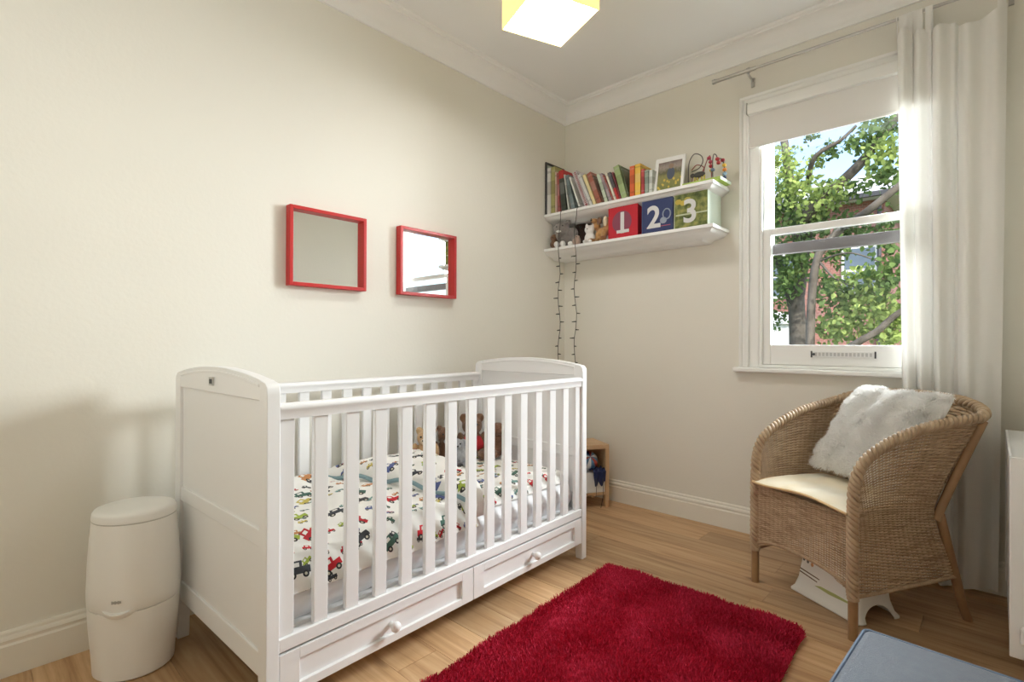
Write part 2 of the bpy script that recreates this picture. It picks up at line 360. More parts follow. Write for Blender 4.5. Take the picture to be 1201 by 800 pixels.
# ------------------------------------------------------------------ room shell
X1, Y0, ZC = 2.47, -3.70, 2.805
WX0, WX1, WZ0, WZ1 = 1.312, 2.228, .925, 2.44
def struct(name, mb, m, **kw): return tag(mb.build(name, m, **kw), kind='structure')
floor = struct('floor', MB().box((-.15, Y0-.15, -.08), (X1+.15, .25, -.013)), mat('subfloor', (.06, .035, .02), .9))
plank_me = None
seams = [.034-.1635*k for k in range(24)]
for k in range(23):
    ya, yb = min(seams[k], 0.0), max(seams[k+1], Y0)
    if ya-yb < .02: continue
    x = -.9*rnd.random()
    while x < X1:
        L_ = rnd.choice((.9, 1.2, 1.5, 1.8)); a, b_ = max(x, 0), min(x+L_, X1); x += L_
        if b_-a < .05: continue
        if plank_me is None:
            o = MB().box((-.5, -.5, -.5), (.5, .5, .5)).build('plank', OAK, floor); plank_me = o.data
        else:
            o = bpy.data.objects.new('plank', plank_me); COL.objects.link(o); o.parent = floor
        o.location = ((a+b_)/2, (ya+yb)/2, -.0065-.0004*rnd.random()); o.scale = (b_-a-.0012, ya-yb-.0014, .013)
struct('wall_left', MB().box((-.15, Y0-.15, -.08), (0, .25, ZC+.1)), WALL)
wb = MB()
wb.box((0, 0, -.08), (WX0, .25, ZC+.1)); wb.box((WX1, 0, -.08), (X1+.15, .25, ZC+.1)); wb.box((WX0, 0, -.08), (WX1, .25, WZ0)); wb.box((WX0, 0, WZ1), (WX1, .25, ZC+.1))
struct('wall_back', wb, WALL)
struct('wall_right', MB().box((X1, Y0-.15, -.08), (X1+.15, 0, ZC+.1)), WALL)
struct('wall_rear', MB().box((0, Y0-.15, -.08), (X1, Y0, ZC+.1)), WALL)
struct('ceiling', MB().box((0, Y0, ZC), (X1, 0, ZC+.1)), CEIL)
corn = [(0, 2.690), (.013, 2.690), (.016, 2.700), (.022, 2.706), (.026, 2.716)]
for i in range(7):
    a = math.pi/2*i/6; corn.append((.092-.066*math.cos(a), 2.722+.058*math.sin(a)))
corn += [(.092, 2.788), (.105, 2.792), (.108, 2.800), (.108, 2.8049), (0, 2.8049)]
base = [(0, .0005), (.021, .0005), (.021, .098), (.016, .104), (.016, .110), (.019, .116), (.0155, .124), (.010, .128), (.010, .137), (.006, .143), (0, .143)]
def run(name, prof, side, m):
    mb = MB(); A = []; B = []
    for d, z in prof:
        if side == 'left': A.append((d, Y0+d, z)); B.append((d, -d, z))
        if side == 'right': A.append((X1-d, Y0+d, z)); B.append((X1-d, -d, z))
        if side == 'back': A.append((d, -d, z)); B.append((X1-d, -d, z))
        if side == 'rear': A.append((d, Y0+d, z)); B.append((X1-d, Y0+d, z))
    mb.rings([A, B]); return struct(name, mb, m, smooth=30)
for i, s_ in enumerate(('left', 'back', 'right', 'rear')):
    run('trim_%d' % (i+1), corn, s_, CORN); run('baseboard_'+s_, base, s_, TRIM)

# ------------------------------------------------------------------ window
win = empty('window_1', (0, 0, 0), kind='structure')
def arch(mb, x0, x1, z0, z1, prof):
    # architrave: prof = list of (offset outwards from opening, y)
    def ring(kind):
        return [{'bl': (x0-o, y, z0), 'tl': (x0-o, y, z1+o), 'tr': (x1+o, y, z1+o), 'br': (x1+o, y, z0)}[kind] for o, y in prof]
    mb.rings([ring(k) for k in ('bl', 'tl', 'tr', 'br')], closed=True)
c = MB(); arch(c, WX0+.004, WX1-.004, .945, WZ1-.004, [(0, 0), (0, -.018), (.010, -.020), (.014, -.014), (.030, -.016), (.036, -.026), (.046, -.030), (.050, -.022), (.050, 0)])
c.build('casing', WIN, win, smooth=25)
MB().box((WX0-.072, -.052, .918), (WX1+.072, .10, .944)).build('sill', WIN, win, bevel=.008, segs=3)
fr = MB(); d = .055
fr.box((WX0, .0, .944), (WX0+d, .17, WZ1)); fr.box((WX1-d, .0, .944), (WX1, .17, WZ1)); fr.box((WX0+d, .0, WZ1-.04), (WX1-d, .17, WZ1)); fr.box((WX0+d, -.0, .9445), (WX1-d, .17, .962))
fr.build('box_frame', WIN, win, bevel=.002)
st = MB()
for xx in (WX0+d, WX1-d-.016): st.box((xx, .004, .962), (xx+.016, .018, WZ1-.04))
st.build('staff_bead', WIN, win, bevel=.003)
SHADEP = mat('shaded_rail_grey', (.20, .18, .19), .6)  # shade on the upper sash's bottom rail, put into its colour
def sash(name, x0, x1, z0, z1, y0, y1, stile, top, bot):
    e_ = empty(name); e_.parent = win
    for n, lo, hi in (('stile', (x0, y0, z0), (x0+stile, y1, z1)), ('stile', (x1-stile, y0, z0), (x1, y1, z1)),
                      ('bottom_rail', (x0+stile, y0, z0), (x1-stile, y1, z0+bot)), ('meeting_rail', (x0+stile, y0, z1-top), (x1-stile, y1, z1))):
        MB().box(lo, hi).build(n, SHADEP if (name == 'upper_sash' and n == 'bottom_rail') else WIN, e_, bevel=.004)
    MB().box((x0+stile-.004, (y0+y1)/2-.002, z0+bot-.004), (x1-stile+.004, (y0+y1)/2+.002, z1-top+.004)).build('pane', GLASS, e_)
    return e_
sash('lower_sash', WX0+d+.002, WX1-d-.002, .9625, 1.722, .020, .060, .055, .036, .110)
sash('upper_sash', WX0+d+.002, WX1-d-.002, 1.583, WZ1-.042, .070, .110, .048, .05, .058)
v = MB(); v.box((1.625, .0085, 1.008), (1.914, .0195, 1.040)); v.build('trickle_vent', WHITE, win, bevel=.002)
vs = MB()
for i in range(15): vs.box((1.645+i*.0172, .0065, 1.015), (1.6555+i*.0172, .0088, 1.033))
vs.build('vent_slot', mat('vent_grey', (.55, .55, .55), .4), win)
ve = MB(); ve.box((1.626, .005, 1.007), (1.633, .0090, 1.041)); ve.box((1.906, .005, 1.007), (1.913, .0090, 1.041)); ve.lathe([(.004, -.006), (.007, 0), (.004, .006)], 8, (1.640, .006, 1.024)); ve.build('vent_end', DARK, win)

bl = empty('roller_blind', (1.77, 0, 2.19), label='off-white roller blind pulled a little way down at the window top', cat='blind')
def at(o): return (-o.location.x, -o.location.y, -o.location.z)
MB().box((WX0+.006, -.012, 2.203), (WX1-.006, -.0105, 2.40)).build('blind_fabric', BLIND, bl, loc=at(bl))
MB().box((WX0+.006, -.017, 2.186), (WX1-.006, -.007, 2.203)).build('bottom_bar', BLIND, bl, loc=at(bl), bevel=.003)
MB().prism([(-.044, 2.372), (-.048, 2.384), (-.048, 2.424), (-.040, 2.435), (-.002, 2.435), (-.002, 2.372)], WX0+.006, WX1-.006, 'x').build('cassette', WIN, bl, loc=at(bl), smooth=30)
MB().box((WX0-.001, -.050, 2.372), (WX0+.006, -.004, 2.437)).build('end_bracket', mat('bracket_grey', (.35, .34, .32), .5), bl, loc=at(bl), bevel=.002)
MB().box((WX1-.006, -.050, 2.372), (WX1+.001, -.004, 2.437)).build('end_bracket', WIN, bl, loc=at(bl), bevel=.002)

# curtain pole and curtain
pl = empty('curtain_pole', (1.77, 0, 2.60), label='thin brushed steel curtain pole above the sash window', cat='curtain pole')
MB().tube([(1.36, -.085, 2.60), (2.41, -.085, 2.60)], .0075, 12).build('rod', STEEL, pl, loc=at(pl), smooth=40)
MB().tube([(1.150, -.085, 2.60), (1.375, -.085, 2.60)], .0105, 12).build('outer_rod', STEEL, pl, loc=at(pl), smooth=40)
MB().tube([(1.136, -.085, 2.60), (1.152, -.085, 2.60)], .0135, 12).build('finial', STEEL, pl, loc=at(pl), smooth=40)
for bx in (1.335, 2.39):
    b = MB(); b.tube([(bx, -.085, 2.586), (bx, -.072, 2.575), (bx, -.02, 2.572), (bx, -.012, 2.565)], .0055, 8); b.box((bx-.009, -.012, 2.535), (bx+.009, -.0005, 2.585))
    b.tube([(bx-.008, -.085, 2.600), (bx+.008, -.085, 2.600)], .0145, 12); b.build('bracket', STEEL, pl, loc=at(pl), smooth=40)
cu = empty('curtain', (2.19, -.085, 0), label='white cotton tab-top curtain gathered at the right of the window', cat='curtain')
nu, nv = 220, 60
u_ = np.linspace(0, 1, nu)[:, None]; v_ = np.linspace(0, 1, nv)[None, :]
ztop = 2.505+.035*np.exp(-((u_-.12)/.12)**2)+.02*np.exp(-((u_-.97)/.05)**2)-.035*np.exp(-((u_-.72)/.11)**2)
zb = .022+.012*np.sin(u_*9)
Zc = zb+(ztop-zb)*v_
xl = 1.992*v_+2.030*(1-v_); xr = 2.376*v_+2.352*(1-v_)
# folds packed toward the window side
ph = 6.283*(1.1*u_+3.9*(1-(1-u_)**2.0)*.82)+.5*np.sin(2.2*v_+u_*3)
amp = (.028-.012*u_)*(.55+.45*(1-v_))+.006
Yc = -.066+amp*np.sin(ph)+.010*np.sin(ph*2.1+1.3)+.006*np.sin(u_*23+v_*2)-.012*np.exp(-((v_-.0)/.3)**2)*np.sin(6.283*u_*1.3)
Yc = np.minimum(Yc-.018, -.057)
Xc = xl+(xr-xl)*u_+.010*np.cos(ph)*(.4+.6*v_)+0*v_
P = np.stack([Xc, Yc, Zc+0*u_], 2).reshape(-1, 3)-np.array([2.19, -.085, 0])
npmesh('drape', P, gridfaces(nu, nv), CURT, cu)
for ua, ub in ((.005, .060), (.075, .17), (.185, .27), (.285, .40), (.90, .995)):
    tb = []
    for uu in np.linspace(ua, ub, 5):
        i = min(int(uu*(nu-1)), nu-1); xb, yb, zb_ = P[i*nv+nv-1]; xw = xb
        ring = [(xb, yb, zb_-.012)]
        for k in range(7):
            a = math.pi*k/6; ring.append((xw, -.0125*math.cos(a), 2.60+.0125*math.sin(a)))
        ring.append((xb, yb+.004, zb_-.012)); tb.append(ring)
    g = np.array(tb).reshape(-1, 3); npmesh('tab', g, gridfaces(5, 9), CURT, cu)

# ------------------------------------------------------------------ radiator
rd = empty('radiator', (2.42, -.47, 0), label='white panel radiator on the right wall beside the curtain', cat='radiator')
MB().box((2.374, -.815, .105), (2.386, -.125, .715)).build('front_panel', RAD, rd, loc=at(rd), bevel=.005, segs=3)
MB().box((2.386, -.805, .12), (2.455, -.135, .70)).build('convector', RAD, rd, loc=at(rd))
for ya in (-.823, -.125): MB().box((2.372, ya, .10), (2.462, ya+.008, .726)).build('side_cap', RAD, rd, loc=at(rd), bevel=.003)
tg = MB(); tg.box((2.372, -.815, .712), (2.378, -.125, .727)); tg.box((2.456, -.815, .712), (2.462, -.125, .727))
for i in range(46): tg.box((2.378, -.812+i*.015, .715), (2.456, -.8055+i*.015, .725))
tg.build('top_grille', RAD, rd, loc=at(rd))
vv = MB(); vv.lathe([(.014, 0), (.02, .006), (.02, .05), (.012, .058)], 14, (2.415, -.855, .16)); vv.build('valve', WHITE, rd, loc=at(rd), smooth=40)
for pts_ in ([(2.415, -.855, .0), (2.415, -.855, .165)], [(2.415, -.855, .15), (2.415, -.822, .15)], [(2.415, -.115, .0), (2.415, -.115, .13), (2.415, -.118, .15)]): MB().tube(pts_, .0075, 10).build('pipe', CHROME, rd, loc=at(rd), smooth=40)
for yy in (-.65, -.3): MB().box((2.455, yy, .3), (2.4695, yy+.04, .6)).build('wall_bracket', STEEL, rd, loc=at(rd))

# ------------------------------------------------------------------ ceiling lamp
lp = empty('ceiling_lamp', (.902, -1.309, 2.50), math.radians(-21.0), label='square yellow fabric shade lamp with bright white diffuser hanging from the ceiling', cat='lamp')
SH = bpy.data.materials.new('lit_yellow_shade'); SH.use_nodes = True; _t = SH.node_tree; _b = _t.nodes['Principled BSDF']
_b.inputs['Base Color'].default_value = (.80, .62, .20, 1); _b.inputs['Roughness'].default_value = .9
_co = _t.nodes.new('ShaderNodeTexCoord'); _n = node(_t, 'ShaderNodeTexNoise', Scale=1.0, Detail=4.0); _mp = node(_t, 'ShaderNodeVectorMath', operation='MULTIPLY'); _mp.inputs[1].default_value = (30, 30, 300)
_t.links.new(_co.outputs['Object'], _mp.inputs[0]); _t.links.new(_mp.outputs[0], _n.inputs['Vector'])
_r = _t.nodes.new('ShaderNodeValToRGB'); _r.color_ramp.elements[0].color = (.86, .68, .22, 1); _r.color_ramp.elements[1].color = (1.0, .90, .48, 1); _t.links.new(_n.outputs[0], _r.inputs[0])
_t.links.new(_r.outputs[0], _b.inputs['Emission Color']); _b.inputs['Emission Strength'].default_value = .80
h = .156
for a, b_ in (((-h, -h), (h, -h+.004)), ((-h, h-.004), (h, h)), ((-h, -h), (-h+.004, h)), ((h-.004, -h), (h, h))):
    MB().box((a[0], a[1], 0), (b_[0], b_[1], .20)).build('shade_side', SH, lp)
MB().box((-h+.004, -h+.004, .003), (h-.004, h-.004, .006)).build('diffuser', emis('lamp_diffuser', (1, .98, .95), 31.0), lp)
MB().box((-h+.004, -h+.004, .194), (h-.004, h-.004, .197)).build('top_ring', WHITE, lp)
MB().tube([(0, 0, .197), (0, 0, .29)], .006, 8).build('stem', WHITE, lp)
MB().lathe([(.05, .275), (.05, .295), (.03, .304)], 20).build('ceiling_rose', WHITE, lp, smooth=40)

# ------------------------------------------------------------------ mirrors
def mirror(y0, z0, w_, h_, label):
    e_ = empty('wall_mirror', (0.001, y0+w_/2, z0), label=label, cat='mirror', group='red framed mirrors on the left wall')
    t, dp = .028, .042
    for n, lo, hi in (('frame_side', (0, -w_/2, 0), (dp, -w_/2+t*.6, h_)), ('frame_side', (0, w_/2-t*.6, 0), (dp, w_/2, h_)), ('frame_rail', (0, -w_/2+t*.6, 0), (dp, w_/2-t*.6, t*.6)), ('frame_rail', (0, -w_/2+t*.6, h_-t*.6), (dp, w_/2-t*.6, h_))):
        MB().box(lo, hi).build(n, RED, e_, bevel=.0025)
    MB().box((.004, -w_/2+t*.55, t*.55), (.012, w_/2-t*.55, h_-t*.55)).build('mirror_glass', MIRROR, e_)
mirror(-2.072, 1.333, .386, .362, 'square red framed wall mirror nearer the cot end panel with the badge, left one')
mirror(-1.484, 1.333, .390, .365, 'square red framed wall mirror nearer the room corner, reflecting the window, right one')

# ------------------------------------------------------------------ cot
cot = empty('cot', (.487, -1.724, 0), math.radians(92), label='white painted wooden cot bed with slatted sides and two drawers', cat='cot')
CW = .3775; HL = .795     # half depth, half length; local -y faces the room
def archz(y): return .965+.034*(1-(y/CW)**2)
for sx in (-1, 1):
    xa, xb = (-HL, -HL+.038) if sx < 0 else (HL-.038, HL)
    out = -1 if sx < 0 else 1
    ep = MB(); n = 22
    ys = [-CW+.048+(2*CW-.096)*i/n for i in range(n+1)]
    ep.prism([(ys[0], .16)]+[(ys[-1], .16)]+[(y, archz(y)-.03) for y in reversed(ys)], (xa+xb)/2-.008, (xa+xb)/2+.008, 'x')
    e_ = ep.build('end_panel', COT, cot)
    for sy in (-1, 1):
        ya, yb = (-CW, -CW+.05) if sy < 0 else (CW-.05, CW)
        top = [(yb if sy < 0 else ya, archz(CW-.05)), (ya+.014 if sy < 0 else yb-.014, archz(CW-.014)-.002), (ya+.003 if sy < 0 else yb-.003, archz(CW)-.012), (ya if sy < 0 else yb, archz(CW)-.03)]
        leg = (yb-.012 if sy < 0 else ya+.012)
        MB().prism([(ya if sy < 0 else yb, 0), (leg, 0), (yb if sy < 0 else ya, .14)]+top, xa, xb, 'x').build('post', COT, e_, bevel=.003)
    ys2 = [-CW+.05+(2*CW-.10)*i/n for i in range(n+1)]
    MB().prism([(y, .915) for y in ys2]+[(y, archz(y)) for y in reversed(ys2)], xa+.001, xb-.001, 'x').build('top_rail', COT, e_, bevel=.003)
    MB().prism([(y, archz(y)-.020) for y in ys2]+[(y, archz(y)-.012) for y in reversed(ys2)], xa-.002, xb+.002, 'x').build('top_bead', COT, e_, bevel=.002)
    for z0, z1, nm in ((.505, .555, 'mid_rail'), (.145, .215, 'bottom_rail')):
        MB().box((xa+.004, -CW+.05, z0), (xb-.004, CW-.05, z1)).build(nm, COT, e_, bevel=.004)
for sy, nm in ((-1, 'front'), (1, 'rear')):
    yc = sy*(CW-.020)
    xa, xb = -HL+.038, HL-.038
    q = .014
    MB().prism([(yc-.016, .862), (yc+.016, .862), (yc+.016, .884), (yc+.020, .888), (yc+.020, .897), (yc+.012, .906), (yc-.012, .906), (yc-.020, .897), (yc-.020, .888), (yc-.016, .884)], xa, xb, 'x').build('top_rail', COT, cot, smooth=50)
    MB().box((xa, yc-.017, .214), (xb, yc+.017, .252)).build('bottom_rail', COT, cot, bevel=.003)
    pitch = (xb-xa-.046)/14; sm = None
    for i in range(15):
        xc = xa+.023+i*pitch
        if sm is None:
            o = MB().box((-.023, -.009, .252), (.023, .009, .862)).build('slat', COT, cot, bevel=.003); sm = o
        else:
            o = sm.copy(); COL.objects.link(o); o.parent = cot
        o.location = (xc, yc, 0)
yf = -CW
for x0, x1 in ((-HL+.040, -.002), (.002, HL-.040)):
    dr = MB().box((x0, yf+.004+.010, .082), (x1, yf+.004+.018, .207)).build('drawer', COT, cot)
    for lo, hi, nm in (((x0, .082), (x0+.058, .207), 'drawer_stile'), ((x1-.058, .082), (x1, .207), 'drawer_stile'), ((x0+.058, .082), (x1-.058, .108), 'drawer_rail'), ((x0+.058, .176), (x1-.058, .207), 'drawer_rail')):
        MB().box((lo[0], yf+.003, lo[1]), (hi[0], yf+.018, hi[1])).build(nm, COT, dr, bevel=.0015)
    MB().box((x0+.02, yf+.018, .088), (x1-.02, CW-.1, .200)).build('drawer_box', COT, dr)
    k = MB(); kp = [(.009, 0), (.008, .012), (.013, .018), (.0175, .026), (.0165, .034), (.010, .040), (.003, .042)]
    k.rings([[((x0+x1)/2+r*math.cos(6.283*j/18), yf+.012-z, .140+r*math.sin(6.283*j/18)) for j in range(18)] for r, z in kp]); k.build('drawer_knob', COT, dr, smooth=50)
MB().box((-HL+.04, -CW+.04, .252-.012), (HL-.04, CW-.04, .252+.006)).build('mattress_base', COT, cot)
bd = MB().box((-HL-.0045, .005, .938), (-HL+.001, .038, .965)).build('badge', STEEL, cot, bevel=.001, label='small square metal maker badge')
bm_ = MB()
for yy in (.010, .018, .026): bm_.box((-HL-.0052, yy, .944), (-HL-.0044, yy+.005, .959))
bm_.build('badge_mark', DARK, bd)

# bedding lives in the same frame as the cot
M_cot = Matrix.Translation(cot.location) @ Matrix.Rotation(math.radians(92), 4, 'Z')
def cotw(p): return M_cot @ Vector(p)
def softbox(name, lo, hi, r, m, label, cat, seed, amp):
    nx, ny = 60, 34; e_ = empty(name, cot.location, math.radians(92), label, cat); V = []
    x = np.linspace(lo[0], hi[0], nx)[:, None]+0*np.zeros((1, ny)); y = np.linspace(lo[1], hi[1], ny)[None, :]+np.zeros((nx, 1))
    ed = np.minimum(np.minimum(x-lo[0], hi[0]-x), np.minimum(y-lo[1], hi[1]-y)); k = np.clip(ed/r, 0, 1); rr = np.sqrt(1-(1-k)**2)
    zt = (lo[2]+hi[2])/2+(hi[2]-lo[2])/2*(.15+.85*rr)+amp*snoise(x, y, seed, 3, 2.2)*np.clip(ed/.05, 0, 1); zb = (lo[2]+hi[2])/2-(hi[2]-lo[2])/2*(.15+.85*rr)
    V = np.concatenate([np.stack([x, y, zt], 2).reshape(-1, 3), np.stack([x, y, zb], 2).reshape(-1, 3)])
    f1 = gridfaces(nx, ny); f2 = gridfaces(nx, ny, nx*ny)[:, ::-1]
    bi = [i*ny for i in range(nx)]+[(nx-1)*ny+j for j in range(1, ny)]+[i*ny+ny-1 for i in range(nx-2, -1, -1)]+[j for j in range(ny-2, 0, -1)]
    f3 = [(bi[q], bi[(q+1) % len(bi)], bi[(q+1) % len(bi)]+nx*ny, bi[q]+nx*ny) for q in range(len(bi))]
    uv = np.concatenate([np.stack([x, y], 2).reshape(-1, 2)]*2)
    return e_, V, np.concatenate([f1, f2, np.array(f3)]), uv
e_, V, Fq, uv = softbox('mattress', (-.745, -.335, .259), (.745, .335, .385), .03, MATT, 'white cot mattress with a rumpled cotton sheet', 'mattress', 3, .004)
npmesh('mattress_cover', V, Fq, MATT, e_, uv=uv)
def sheet(e_, name, fx, fy, fz, nu, nv, m, under, thick=None):
    u = np.linspace(0, 1, nu)[:, None]; v = np.linspace(0, 1, nv)[None, :]; x = fx(u, v); y = fy(u, v)
    z = fz(u, v, x, y); V = np.stack([x+0*v, y+0*u, z], 2)
    du = np.linalg.norm(np.diff(V, axis=0), axis=2).cumsum(0); du = np.concatenate([np.zeros((1, nv)), du]); dv = np.linalg.norm(np.diff(V, axis=1), axis=2).cumsum(1); dv = np.concatenate([np.zeros((nu, 1)), dv], 1)
    uv = np.stack([x[:, :1]*1.0+0*dv if x.shape[1] == 1 else x, dv], 2).reshape(-1, 2)
    V2 = V.copy(); V2[:, :, 2] = under(x, y, z); V2 = V2.reshape(-1, 3); V1 = V.reshape(-1, 3)
    bi = [i*nv for i in range(nu)]+[(nu-1)*nv+j for j in range(1, nv)]+[i*nv+nv-1 for i in range(nu-2, -1, -1)]+[j for j in range(nv-2, 0, -1)]
    f3 = [(bi[q], bi[(q+1) % len(bi)], bi[(q+1) % len(bi)]+nu*nv, bi[q]+nu*nv) for q in range(len(bi))]
    return npmesh(name, np.concatenate([V1, V2]), np.concatenate([gridfaces(nu, nv), gridfaces(nu, nv, nu*nv)[:, ::-1], np.array(f3)]), m, e_, uv=np.concatenate([uv, uv]))
def edge(u, v, r=.12): 
    k = np.clip(np.minimum(np.minimum(u, 1-u)/r, np.minimum(v, 1-v)/r), 0, 1); return np.sqrt(np.clip(1-(1-k)**2, 0, 1))
dv_e = empty('duvet', cot.location, math.radians(92), 'puffy white cot duvet printed with colourful cars and diggers', 'duvet')
def dz(u, v, x, y):
    e1 = edge(u, v, .10); hgt = .385+.010+.115*e1*(.45+.55*np.clip((y+.36)/.45, 0, 1))+.021*snoise(x, y, 5, 3, 2.8)*e1
    drop = np.clip((-.325-y)/.035, 0, 1); return np.where(y < -.30, hgt-(hgt-.348-.012*snoise(x, y, 8, 2, 2))*np.clip((-.30-y)/.047, 0, 1)**1.5, hgt)
sheet(dv_e, 'duvet_cover', lambda u, v: -.735+u*(.80+.12*v), lambda u, v: -.347+v*.660+0*u, dz, 90, 60, VEH, lambda x, y, z: np.where(y < -.337, z-.002, np.minimum(z-.004, .388)))
def fz(u, v, x, y):
    e1 = edge(u, v, .16); return .512-.070*np.clip((-y-.05)/.30, 0, 1)**1.5+.055*e1+.012*snoise(x, y, 15, 3, 3)*e1
fo = sheet(dv_e, 'duvet_fold', lambda u, v: (.015-.30*v)+u*((.09+.14*v)-(.015-.30*v))*1.0, lambda u, v: -.342+v*.60+0*u, fz, 60, 40, VEH, lambda x, y, z: z*0+.445-.065*np.clip((-y-.05)/.30, 0, 1))
fo['label'] = 'folded back corner lying on top of the duvet'
hem = MB(); pts = []
for v in np.linspace(.03, .97, 24):
    x = .015-.30*v; y = -.342+.60*v; z = .512-.070*max(0, min(1, (-y-.05)/.30))**1.5+.010*math.sin(v*19); pts.append((x-.002, y, z))
hem.tube(pts, .009, 8); hem.build('hem', TEAL, fo, smooth=60, label='plain teal hem')
pw = empty('cot_pillow', cot.location, math.radians(92), 'flat patterned cot pillow with vehicles at the far end of the cot', 'pillow')
def pz(u, v, x, y): e1 = edge(u, v, .14); return .394+.060*e1+.010*snoise(x, y, 21, 3, 2.6)*e1
sheet(pw, 'pillow_cover', lambda u, v: .17+u*.55+0*v, lambda u, v: -.320+v*.635+0*u, pz, 60, 46, VEH, lambda x, y, z: z*0+.389)

# ------------------------------------------------------------------ plush toys
def plush(name, label, cat, loc, rz, m, blobs, extras=(), scale=1.0, group=None, vox=.006):
    e_ = empty(name, loc, rz, label, cat, group); mb = MB()
    for c_, r_ in blobs: mb.ell([q*scale for q in c_], [q*scale for q in r_])
    b = mb.build('body', m, e_); rm = b.modifiers.new('remesh', 'REMESH'); rm.mode = 'VOXEL'; rm.voxel_size = vox; rm.use_smooth_shade = True
    sm = b.modifiers.new('smooth', 'SMOOTH'); sm.factor = .6; sm.iterations = 5
    for nm, c_, r_, mm in extras:
        x = MB().ell([q*scale for q in c_], [q*scale for q in r_], 12, 8); x.build(nm, mm, e_, smooth=80)
    return e_
def bear_blobs(ear=.028):
    return [((0, 0, .065), (.058, .050, .068)), ((0, -.004, .158), (.050, .046, .046)), ((-.038, .004, .196), (ear, .014, ear)), ((.038, .004, .196), (ear, .014, ear)),
            ((-.058, -.018, .088), (.020, .024, .046)), ((.058, -.018, .088), (.020, .024, .046)), ((-.042, -.062, .026), (.024, .052, .024)), ((.042, -.062, .026), (.024, .052, .024)), ((0, -.042, .146), (.024, .020, .019))]
face = [('nose', (0, -.062, .152), (.009, .006, .006), BLACK), ('eye', (-.018, -.047, .170), (.0055, .005, .0055), BLACK), ('eye', (.018, -.047, .170), (.0055, .005, .0055), BLACK), ('muzzle', (0, -.047, .146), (.021, .018, .016), CREAMP)]
def cloc(x, y, z): return tuple(cotw((x, y, z)))
plush('teddy_bear', 'light brown teddy bear with a pale muzzle against the rear cot slats', 'teddy bear', cloc(.258, .225, .455), math.radians(40), TAN, bear_blobs(.022), face, .92)
plush('plush_rabbit', 'pale grey patterned soft toy slumped beside the light brown teddy bear', 'soft toy', cloc(.378, .135, .448), math.radians(60), PALEG,
      [((0, 0, .062), (.062, .05, .066)), ((0, -.01, .130), (.045, .042, .040)), ((-.045, .01, .15), (.03, .012, .02)), ((.045, .01, .12), (.03, .012, .045)), ((-.05, -.05, .03), (.022, .045, .022)), ((.05, -.05, .03), (.022, .045, .022))],
      [('nose', (0, -.053, .13), (.007, .005, .005), BLACK), ('eye', (-.017, -.046, .143), (.005, .004, .005), BLACK), ('eye', (.017, -.046, .143), (.005, .004, .005), BLACK)], .86)
plush('teddy_bear', 'brown teddy bear peeping out behind the pale grey soft toy', 'teddy bear', cloc(.435, .270, .43), math.radians(50), BROWN, bear_blobs(.018), face[:3], .98)
plush('teddy_bear', 'dark brown teddy bear in a red top, tallest of the cot toys', 'teddy bear', cloc(.580, .225, .446), math.radians(55), BROWN, bear_blobs(.024), face[:3]+[('red_top', (0, -.010, .075), (.064, .054, .045), REDC)], 1.12)
plush('plush_dog', 'reddish brown long-eared soft toy leaning at the cot head panel', 'soft toy', cloc(.705, .150, .446), math.radians(70), mat('russet_plush', (.20, .10, .06), 1, (90, .8), sheen=.3),
      [((0, 0, .065), (.05, .045, .068)), ((0, -.006, .15), (.042, .044, .040)), ((-.045, 0, .13), (.014, .02, .04)), ((.045, 0, .13), (.014, .02, .04)), ((0, -.045, .142), (.02, .025, .016)), ((-.038, -.05, .025), (.02, .045, .022)), ((.038, -.05, .025), (.02, .045, .022))], [('nose', (0, -.070, .147), (.007, .005, .005), BLACK)], 1.0)

# ------------------------------------------------------------------ nappy bin
bn = empty('nappy_bin', (.225, -2.668, 0), math.radians(43), label='tall white barrel-shaped plastic nappy bin beside the cot end', cat='bin')
bn.scale = (.84, .84, 1)
MB().lathe([(.128, 0), (.136, .006), (.140, .06), (.149, .15), (.153, .215), (.1535, .2235)], 48, sy=.95).build('lower_body', PLAST, bn, smooth=40)
MB().lathe([(.1525, .225), (.1545, .228), (.156, .27), (.154, .34), (.149, .42), (.143, .485), (.141, .497)], 48, sy=.95).build('upper_body', PLAST, bn, smooth=40)
MB().lathe([(.139, .499), (.1425, .501), (.141, .519), (.135, .527), (.120, .5315), (.06, .5325), (.01, .533)], 48, sy=.95).build('lid', PLAST, bn, smooth=40)
lip = MB(); ring = []
for k in range(17):
    a = -math.pi/2+math.radians(14)+(k/16-.5)*math.radians(44); dep = .017*math.cos((k/16-.5)*math.pi); zc = .226-.012*math.cos((k/16-.5)*math.pi)
    c_ = Vector((.1525*math.cos(a), .1525*.95*math.sin(a), 0)); o_ = Vector((math.cos(a), math.sin(a), 0))
    ring.append([c_-o_*.006+Vector((0, 0, zc+.016)), c_+o_*dep+Vector((0, 0, zc+.012)), c_+o_*dep*.8+Vector((0, 0, zc)), c_-o_*.006+Vector((0, 0, zc-.01))])
lip.rings(ring); lip.build('handle_lip', PLAST, bn, smooth=50)
lg = MB()
for k in range(6):
    a = -math.pi/2+math.radians(8+k*2.0); c_ = Vector((.1562*math.cos(a), .1562*.95*math.sin(a), .262)); t_ = Vector((-math.sin(a), math.cos(a), 0)); n_ = Vector((math.cos(a), math.sin(a), 0))
    hh = .0035 if k % 2 else .0048
    lg.add([c_-t_*.0022-U*hh, c_+t_*.0022-U*hh, c_+t_*.0022+U*hh, c_-t_*.0022+U*hh, c_-t_*.0022-U*hh+n_*.001, c_+t_*.0022-U*hh+n_*.001, c_+t_*.0022+U*hh+n_*.001, c_-t_*.0022+U*hh+n_*.001], [(4,5,6,7),(0,1,5,4),(1,2,6,5),(2,3,7,6),(3,0,4,7)])
lg.build('raised_mark', mat('mark_grey', (.40, .39, .37), .5), bn)
